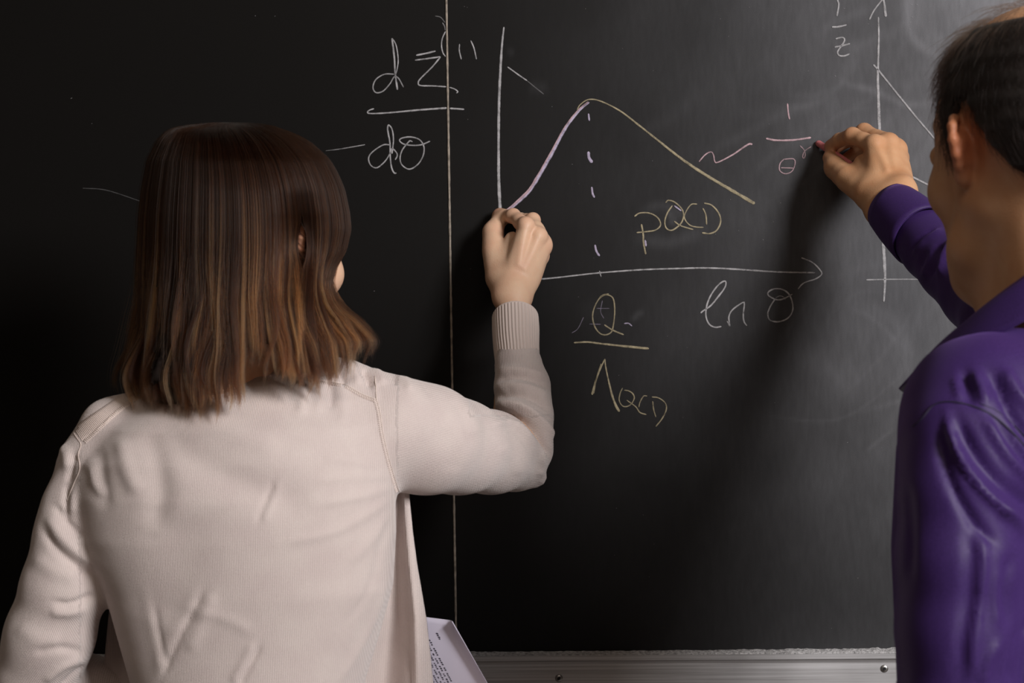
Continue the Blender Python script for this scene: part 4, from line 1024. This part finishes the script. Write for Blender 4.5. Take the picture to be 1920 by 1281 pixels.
# loose flyaways
for i in range(26): lock(rs.uniform(-math.pi, math.pi), 1.03+rs.uniform(0, .03), 5, .10, .5, 9, rs.uniform(0, 6), rs.normal(0, 16), rs.normal(0, 10))
ST = np.array(strands)
rad = np.interp(np.linspace(0, 1, M_), [0, .1, .8, 1], [.00010, .00014, .00013, .00003])
hs = hair_curves('hair_strands', ST, rad, M_hair_w, hair, np.array(tone), np.array(grad)); hs['kind'] = 'stuff'

# ---- chalk and papers held by her
def chalk_stick(label, a, b, r):
    a, b = np.asarray(a), np.asarray(b); d = b-a; L = np.linalg.norm(d)
    t = np.array([0, .0012/L, .004/L, .5, 1-.0015/L, 1]); rad = np.array([.45, .72, .95, 1, 1, .86])*r
    m_ = MB(); m_.tube([a + d*q for q in t], rad, 24)
    o = m_.build('chalk_stick', M_chalkstick); return props(o, label, 'chalk')
chalk_stick('short pink chalk stub pinched in the woman\'s fingertips at the end of the curve', W(934, 395, -.0012), W(944, 415, -.034), .0046)
# ================================================================ MAN
ym = -.72
hm = W(1934, 283, ym)
TM = Frame(hm, math.radians(-23), math.radians(-4), 1.07)
bodyyaw = math.radians(-50)
bx = np.array([math.cos(bodyyaw), -math.sin(bodyyaw), 0]); by = np.array([math.sin(bodyyaw), math.cos(bodyyaw), 0])   # right, forward
mc = W(1985, 700, -.715); mfeet = (float(mc[0]), -.715)
man = empty('person', (mfeet[0], mfeet[1], 0), 'man in purple shirt, short dark thinning hair, reaching across to write', 'person', group='people at the chalkboard')
man.name = 'person.001'
Jm = {'wrist': W(1672, 372, -.150), 'wristside': np.array([.013, .0, .013]), 'palm': np.array([-.35, .9, -.05]),
      'index': [W(1640, 272, -.105), W(1598, 255, -.070), W(1574, 263, -.043), W(1556, 273, -.026)],
      'middle': [W(1666, 270, -.098), W(1620, 247, -.050), W(1590, 262, -.026), W(1563, 281, -.020)],
      'ring': [W(1682, 282, -.088), W(1645, 262, -.038), W(1612, 280, -.018), W(1588, 296, -.022)],
      'little': [W(1688, 298, -.078), W(1660, 284, -.036), W(1632, 298, -.018), W(1612, 310, -.024)],
      'thumb': [W(1630, 362, -.125), W(1590, 335, -.088), W(1566, 315, -.052), W(1555, 297, -.034)]}
hx0, hx1 = float(W(1535, 0, -.05)[0]), float(W(1745, 0, -.12)[0])
X = axis(.22, .78, .008, [(hx0, hx1, .0015), (hm[0]-.105, hm[0]+.085, .0024)])
Y = axis(-1.02, .002, .009, [(-.19, 0, .0015), (-.84, -.58, .0026)])
Z = axis(1.10, 1.78, .008, [(float(W(0, 450, -.1)[2]), float(W(0, 225, -.05)[2]), .0015), (hm[2]-.14, hm[2]+.14, .0026)])
fd = Field(X, Y, Z)
head(fd, TM, True); hand(fd, Jm, 1.10)
for f in ('index', 'middle', 'ring'):
    fd.cone(Jm[f][0] + np.array([0, -.0108, -.002]), Jm['wrist']*.5+Jm[f][0]*.5 + np.array([0.002, -.0145, 0]), .0022, .0018, .007)
elm = W(1890, 600, -.44); srm = mc + bx*.185 + np.array([0, 0, .00])
fd.cone(Jm['wrist']*.8+W(1715, 430, -.19)*.2, W(1715, 430, -.19), .0250, .0250, .024); fd.cone(W(1715, 430, -.19), elm, .0245, .030, .01); fd.cone(elm, srm, .030, .04, .02)
slm = W(1806, 838, -.87); elm2 = W(1796, 1300, -.885); wrm = mc + bx*-.19 + by*.08 + np.array([0, 0, -.66])
nbm = TM(0, -.05, -.20); fd.cone(slm, elm2, .036, .034, .02); fd.cone(srm, nbm+(0, 0, -.03), .036, .05, .02); fd.cone(slm, nbm+(0, 0, -.03), .034, .05, .02)
fd.cone(nbm, mc+(0, 0, -.12), .055, .08, .03)
P, Q = fd.mesh(1)
bm_ = mesh_obj('body', P, Q, M_skin_m, man)
redness(bm_, [(Jm[f][i], .010, .5) for f in ('index', 'middle', 'ring', 'little') for i in (0, 1)] + [(Jm['index'][3], .012, .8), (Jm['middle'][3], .02, .8), (Jm['thumb'][3], .010, .6)]
      + [(TM(-.083, -.012, 0), .034, 1.0), (TM(0, .098, -.06), .011, 1.0)])  # ear spot also puts light glowing through the ear into the colour
nail(bm_, W(1551, 304, -.046), W(1546, 291, -.036), np.array([-.8, -.5, -.1]), .0062)
eyes(man, TM)
# left forearm and hand hanging below the frame
fd = Field(axis(.02, .62, .0036), axis(-1.08, -.55, .0036), axis(.72, 1.22, .0036))
e2 = elm2; w2 = e2 + by*.10 + np.array([-.02, 0, -.225]); hd = np.array([by[0]*.35, by[1]*.35, -.93]); sd = by*.020 - bx*0
fd.cone(e2, w2, .040, .026, .01)
def fg(o, l, c): return [w2+hd*.088+by*o, w2+hd*(.088+l*.42)+by*o+bx*.006*c, w2+hd*(.088+l*.75)+by*(o)+bx*.018*c, w2+hd*(.088+l*.98)+by*o+bx*.032*c]
J2 = {'wrist': w2, 'wristside': by*-.012, 'palm': bx, 'index': fg(.028, .090, 1), 'middle': fg(.010, .098, 1), 'ring': fg(-.009, .090, 1.1), 'little': fg(-.027, .070, 1.2),
      'thumb': [w2+hd*.03+by*.022+bx*.008, w2+hd*.058+by*.045+bx*.018, w2+hd*.085+by*.052+bx*.022, w2+hd*.108+by*.052+bx*.026]}
hand(fd, J2, 1.1)
P, Q = fd.mesh(1); o = mesh_obj('hand', P, Q, M_skin_m, bm_); vattr(o, 'redness', np.zeros(len(P)))

# ---- shirt
X = axis(.20, .98, .0055, [(.24, .62, .0038)]); Y = axis(-1.0, -.12, .0055, [(-.97, -.70, .0042)]); Z = axis(.86, 1.62, .0045, [(1.1, 1.55, .0040)])
fd = Field(X, Y, Z)
cz = mc[2]
fd.loft([(cz+.045, mc[0]-.01, mc[1], .085, .066), (cz+.020, mc[0], mc[1], .130, .082), (cz-.015, mc[0], mc[1], .165, .100), (cz-.06, mc[0], mc[1], .190, .116), (cz-.15, mc[0], mc[1], .192, .124), (cz-.28, mc[0], mc[1], .186, .122),
         (cz-.40, mc[0], mc[1], .180, .122), (cz-.50, mc[0], mc[1], .182, .124)], .02, 2.3, -bodyyaw)
nm_ = W(1950, 745, -.725)
yo = [(nm_ - bx*.03, .044), (W(1842, 766, -.832), .050), (W(1804, 836, -.868), .043)]
fd.chain([p for p, r in yo], [r for p, r in yo], .045)
fd.chain([nm_ + bx*.045 - by*.012 + np.array([0, 0, .034]), srm + bx*.0], [.048, .060], .045)
arm = [(1806, 830, -.868, 96), (1799, 930, -.878, 106), (1797, 1050, -.884, 109), (1793, 1180, -.886, 106), (1792, 1310, -.885, 104)]
fd.chain([W(a, b, c) for a, b, c, r in arm], [r*S(c) for a, b, c, r in arm], .014)
fd.cone(W(1792, 1310, -.885), w2+(0, 0, .02), 100*S(-.885), .036, .01)
# right sleeve
rs_ = [(1722, 436, -.200, 56), (1752, 466, -.235, 60), (1790, 500, -.285, 66), (1840, 548, -.35, 74), (1895, 606, -.44, 82)]
fd.chain([W(a, b, c) for a, b, c, r in rs_], [r*S(c) for a, b, c, r in rs_], .010)
fd.cone(W(1895, 606, -.44), srm, 82*S(-.44), .062, .02)
fd.ell(W(1955, 600, -.75), (.056, .056, .07), None, .006, 's')
P, Q = fd.mesh(2)
FM = [([(1755, 470), (1742, 500), (1728, 520)], 7, .0035), ([(1768, 455), (1752, 485), (1744, 520)], 6, -.0055), ([(1788, 448), (1770, 480), (1762, 525)], 6, .0055), ([(1806, 462), (1788, 495), (1784, 530)], 6, -.0052), ([(1830, 480), (1806, 510), (1800, 545)], 7, .0050),
      ([(1770, 430), (1735, 450), (1712, 478)], 5, .0040), ([(1755, 428), (1728, 446), (1708, 470)], 4, -.0040), ([(1845, 510), (1850, 540), (1852, 560)], 5, .0040), ([(1735, 470), (1728, 490), (1722, 505)], 5, -.0035),
      ([(1775, 772), (1782, 810), (1796, 850), (1822, 893), (1862, 938), (1930, 990)], 7, .0070), ([(1792, 772), (1806, 815), (1830, 855), (1870, 900), (1935, 950), (1990, 985)], 12, -.0070),
      ([(1838, 772), (1862, 812), (1888, 856), (1935, 905), (1980, 950)], 7, .0060), ([(1858, 776), (1884, 812), (1905, 840), (1940, 885), (1980, 925)], 7, -.0045), 
      ([(1760, 800), (1768, 860), (1792, 925), (1830, 985), (1880, 1030)], 10, -.0050), ([(1835, 985), (1842, 1040), (1838, 1110), (1826, 1200), (1822, 1290)], 9, .0036), ([(1815, 960), (1822, 1040), (1818, 1120), (1806, 1200), (1800, 1290)], 16, -.0032),
      ([(1905, 1030), (1885, 1100), (1900, 1190)], 14, -.0040), ([(1880, 1060), (1866, 1120), (1872, 1180)], 9, .0025), ([(1880, 1200), (1852, 1240), (1842, 1290)], 8, .0035), ([(1925, 1160), (1900, 1220), (1890, 1290)], 9, -.0035), ([(1870, 950), (1900, 975), (1935, 1010)], 9, .0045), ([(1700, 900), (1708, 1000), (1704, 1100)], 10, -.0020),
      ([(1828, 696), (1838, 728), (1850, 762)], 8, .0060), ([(1850, 690), (1872, 725), (1896, 775), (1935, 830), (1960, 870)], 8, -.0070), ([(1880, 690), (1905, 735), (1940, 780)], 9, .0060), ([(1806, 690), (1815, 730), (1822, 760)], 9, -.0045), ([(1790, 705), (1796, 730), (1798, 750)], 7, .0025)]
P = folds(P, Q, FM)
shirt = mesh_obj('shirt', P, Q, M_shirt, man)
bs = bvh_of(P, Q)
def groove(name, line, r=.0008): return seam(name, bs, line, r, M_stitch, shirt, 0, .0001)
groove('armhole_seam', [(1712, 800), (1730, 784), (1748, 762), (1770, 754), (1800, 756), (1835, 766), (1865, 782), (1895, 808), (1925, 840)], .0009)
seam('topstitch', bs, [(1836, 756), (1868, 770), (1900, 796), (1925, 821)], .0004, M_stitch, shirt, 0, .0)
# cuff: a folded band round the wrist
def band(name, A, B, ra, rb, th, mat, parent, n=64, flat=1.0, m=8, flare=0.0):
    A, B = np.asarray(A), np.asarray(B); t = np.linspace(0, 1, m); pts = [A+(B-A)*q for q in t]; b_ = MB()
    d = (B-A)/np.linalg.norm(B-A); ref = np.array([0, 0, 1.]); a = ref-d*(ref@d); a /= np.linalg.norm(a); b2 = np.cross(d, a)
    prof = [(q, ra+(rb-ra)*q + flare*math.sin(q*math.pi)) for q in t] ; prof = prof + [(q, r-th) for q, r in prof[::-1]]
    V = []; k = len(prof)
    for j in range(n):
        an = 2*math.pi*j/n; c, s = math.cos(an), math.sin(an); wob = 1+.012*math.sin(3*an+1)
        for q, r in prof: V.append(A + (B-A)*q + (a*c + b2*s*flat)*r*wob)
    Fc = [(j*k+i, j*k+(i+1) % k, ((j+1) % n)*k+(i+1) % k, ((j+1) % n)*k+i) for j in range(n) for i in range(k)]
    b_.add(V, Fc); return b_.build(name, mat, parent)
ca, cb = W(1674, 391, -.155), W(1730, 444, -.215)
cf = band('cuff', ca, cb, 51*S(-.155), 62*S(-.21), .003, M_shirt, shirt, flare=.0012)
bc = None
bpy.context.view_layer.update()
# collar: stand plus folded leaf, modelled as a ring round the neck that drops to two points in front
def collar():
    # centre of the neck ring, in body axes
    c0 = W(1965, 614, -.752); V = []; n = 84; rows = 10
    for j in range(n+1):
        t = -math.pi*.95 + 2*math.pi*.95*j/n           # 0 = back of the neck
        fr = abs(t)/(math.pi*.95); dirv = -by*math.cos(t) + bx*math.sin(t)
        top = c0 + dirv*.067 + by*.0425*(1-math.cos(t))/2 + np.array([0, 0, .022 + .062*math.cos(t)])
        sp = min(1, max(0, fr-.45)/.5)
        drop = .040 - .020*sp; out = .020 + .004*sp
        for i in range(rows):
            if i < 3: p = top + np.array([0, 0, -.034*(1-i/2.)]) + dirv*(.001*i)
            else:
                q = (i-2)/(rows-3); p = top + dirv*(.0035 + out*q**.9) + np.array([0, 0, .0015-drop*q])
            V.append(p)
    Fc = [(j*rows+i, (j+1)*rows+i, (j+1)*rows+i+1, j*rows+i+1) for j in range(n) for i in range(rows-1)]
    o = mesh_obj('collar', V, Fc, M_shirt, shirt); md = o.modifiers.new('thick', 'SOLIDIFY'); md.thickness = .0022; md.offset = 0
    return o
collar()
b_ = MB(); b_.tube([W(1762, 692, -.74), W(1750, 699, -.745), W(1740, 706, -.75)], [.002, .0022, .0016], 8); b_.build('collar_tab', M_shirt, shirt)
lower_body(man, mfeet[0], mfeet[1], bodyyaw, 1.07, M_trouser_m, .175)

# ---- hair
def hair_mask(L):
    """L: head-local coordinates -> 0..1"""
    x, yv, z = np.abs(L[:, 0]), L[:, 1], L[:, 2]
    an = np.degrees(np.arctan2(x, -(yv+.006)))
    low = np.interp(an, [0, 20, 35, 50, 60, 68, 76, 86, 92, 100, 108, 114, 125, 180], [-.060, -.056, -.046, -.030, -.012, .010, .034, .036, .022, -.008, -.004, .050, .075, .100])
    m = np.clip((z-low)/.008, 0, 1)
    cr = np.sqrt((x/1.0)**2 + ((yv+.030)/1.05)**2)
    bald = np.clip((cr-.040)/.026, 0, 1); up = np.clip((z-.088)/.018, 0, 1)
    thin = 1 - up*(1-bald)
    front = np.clip(((yv-.015)-.02)/.03, 0, 1)*np.clip((z-.08)/.02, 0, 1)
    return m, thin*(1-.7*front)
fd = Field(axis(hm[0]-.13, hm[0]+.13, .0034), axis(ym-.14, ym+.14, .0034), axis(hm[2]-.16, hm[2]+.15, .0034))
head(fd, TM, True, grow=.0005)
P, Q = fd.mesh(1); Nn = vnormals(P, Q); Lc = TM.inv(P); m, th = hair_mask(Lc); mm = m*np.clip(th*1.6-.5, 0, 1)
an = np.degrees(np.arctan2(np.abs(Lc[:, 0]), -Lc[:, 1]))
thick = .0085*np.clip((Lc[:, 2]+.06)/.07, .15, 1)*np.clip((130-an)/50, .3, 1)
P2 = P + Nn*(mm*(thick+.002)-.0025 + mm*(vnoise(P[:, 0]*1000+P[:, 1]*600, P[:, 2]*1000, 9, 9.)-.5)*.004)[:, None]
keep = (mm[Q] > .03).any(axis=1)
Qk = Q[keep]; used = np.unique(Qk); rm = -np.ones(len(P), int); rm[used] = np.arange(len(used))
hairm = mesh_obj('hair', P2[used], rm[Qk], M_hairbase_m, man)
# strands
rs = np.random.default_rng(17)
tri_c = P[Q].mean(axis=1); Nf = vnormals(P, Q)[Q[:, 0]]; Lf = TM.inv(tri_c); mf, tf_ = hair_mask(Lf)
ar = np.linalg.norm(np.cross(P[Q[:, 2]]-P[Q[:, 0]], P[Q[:, 3]]-P[Q[:, 1]]), axis=1)
w_ = ar*np.clip(mf, 0, 1)*np.clip(tf_, .10, 1); w_ = np.where(mf < .25, 0, w_); w_ /= w_.sum()
ns = 15000; pick = rs.choice(len(Q), ns, p=w_)
root = tri_c[pick] + rs.normal(0, .0012, (ns, 3)); nr = Nf[pick]; Lr = Lf[pick]; tp = tf_[pick]
crown = np.array([0.006, -.035, .0])
fl = np.stack([Lr[:, 0]-crown[0], Lr[:, 1]-crown[1], np.zeros(ns)], 1); fl /= np.linalg.norm(fl, axis=1)[:, None]+1e-6
fl = fl*.75 + np.array([0, -.25, -.55]); front_m = np.clip((Lr[:, 1]-.0)/.05, 0, 1)[:, None]
fl = fl*(1-.5*front_m*(Lr[:, 2:3] > .07)) + np.array([.0, .35, -.2])*front_m
flw = fl @ TM.R.T; flw -= nr*(flw*nr).sum(1)[:, None]; flw /= np.linalg.norm(flw, axis=1)[:, None]+1e-6
flw += rs.normal(0, .16, (ns, 3)); M2 = 7
ln = rs.uniform(.016, .028, ns)*np.clip((Lr[:, 2]+.075)/.08, .35, 1); ln = np.where(tp < .9, ln*1.5, ln)
thk = .0085*np.clip((Lr[:, 2]+.06)/.07, .25, 1); lay = rs.uniform(.35, 1.1, ns)
s = np.linspace(0, 1, M2)
SP = root[:, None, :] + flw[:, None, :]*(ln[:, None]*s)[:, :, None] + nr[:, None, :]*((thk*lay)[:, None]*np.sin(np.clip(s*2.0, 0, 1)*math.pi/2) - (ln**2*4)[:, None]*s**2*1.2)[:, :, None]
tn = np.where(tp < .95, 1.3, .35)*rs.uniform(.5, 1.3, ns)
hm_s = hair_curves('hair_strands', SP, np.array([.00010, .00012, .00012, .00011, .0001, .00008, .00004]), M_hair_m, hairm, tn, np.full((ns, M2), .8)); hm_s['kind'] = 'stuff'
# eyebrows for both
for per, T, mt in ((woman, TW, M_hair_w), (man, TM, M_hair_m)):
    S2 = []
    for sd in (-1, 1):
        for i in range(160):
            t = rs.uniform(0, 1); p = np.array([sd*(.012+(.030 if T is TW else .020)*t), .0985-.014*t**1.5, .030+.005*math.sin(t*2.4)+rs.normal(0, .0016)])
            q = p + np.array([sd*.007, .0005, .0015]); S2.append([T(*(p+(q-p)*v)) for v in (0, .5, 1)])
    o = hair_curves('eyebrows', np.array(S2), np.array([.00015, .00015, .00005]), mt, per); o['kind'] = 'stuff'
chalk_stick('long pink chalk stick held between the man\'s thumb and fingers', W(1532, 267, -.0015), W(1595, 309, -.062), .0045)

# ================================================================ PAPERS
def sheet(label, O, ux, vy, wdt, hgt, curl, text, R_=.05):
    """O: top left corner; ux across, vy down; right edge curls towards nrm"""
    ux = np.array(ux, float); ux /= np.linalg.norm(ux); vy = np.array(vy, float); vy /= np.linalg.norm(vy); nn = np.cross(ux, vy); nn /= np.linalg.norm(nn); nn *= -np.sign(nn[1])
    root = empty('paper_sheet', tuple(O), label, 'paper', group='sheets held in front of the woman'); V = []; nu, nv = 36, 30
    def pt(u, v, off=0.0):
        s = u*wdt; st = wdt*(1-curl*(1-.35*v))
        if s > st:
            a = (s-st)/R_; q = st + R_*math.sin(a); dz = R_*(1-math.cos(a)); dn = math.cos(a)*nn - math.sin(a)*ux*1.0
        else: q = s; dz = 0; dn = nn
        return np.asarray(O) + ux*q + vy*(v*hgt) + nn*(dz + .004*math.sin(u*3+v*2)) + dn*off
    for i in range(nu):
        for j in range(nv): V.append(pt(i/(nu-1), j/(nv-1)))
    Fc = [(i*nv+j, i*nv+j+1, (i+1)*nv+j+1, (i+1)*nv+j) for i in range(nu-1) for j in range(nv-1)]
    o = mesh_obj('page', V, Fc, M_paper, root); md = o.modifiers.new('thick', 'SOLIDIFY'); md.thickness = .0004
    if text:
        b_ = MB(); rr = np.random.default_rng(4)
        def word(v0, v1, u, h=.0017):
            hh0 = h/wdt; nq = max(1, int((v1-v0)*hgt/.0021))
            for q in range(nq):
                a = v0+(v1-v0)*q/nq; c = a+(v1-v0)/nq*.62; hh = hh0*rr.uniform(.65, 1.15)
                b_.add([pt(u, a, .0006), pt(u, c, .0006), pt(u+hh, c, .0006), pt(u+hh, a, .0006)], [(0, 1, 2, 3)])
        word(.085, .125, .80, .0022)
        u = .735
        for ln in range(26):
            v = .10 + (.03 if ln % 6 == 0 else 0); end = .88 if ln % 6 < 5 else .5
            while v < end:
                l = rr.uniform(.015, .05); word(v, min(end, v+l), u); v += l+.009
            u -= .0225 + (.014 if ln % 6 == 5 else 0)
        b_.build('printed_text', M_ink, o, smooth=False)
    return root
c_tr = W(868, 1166, -.405); c_tl = W(560, 1125, -.335); dn = W(1010, 1440, -.45) - c_tr
sheet('printed white sheet with a curled edge beside the cardigan\'s hem', c_tl, c_tr-c_tl, dn, float(np.linalg.norm(c_tr-c_tl)), .23, .11, True, .016)
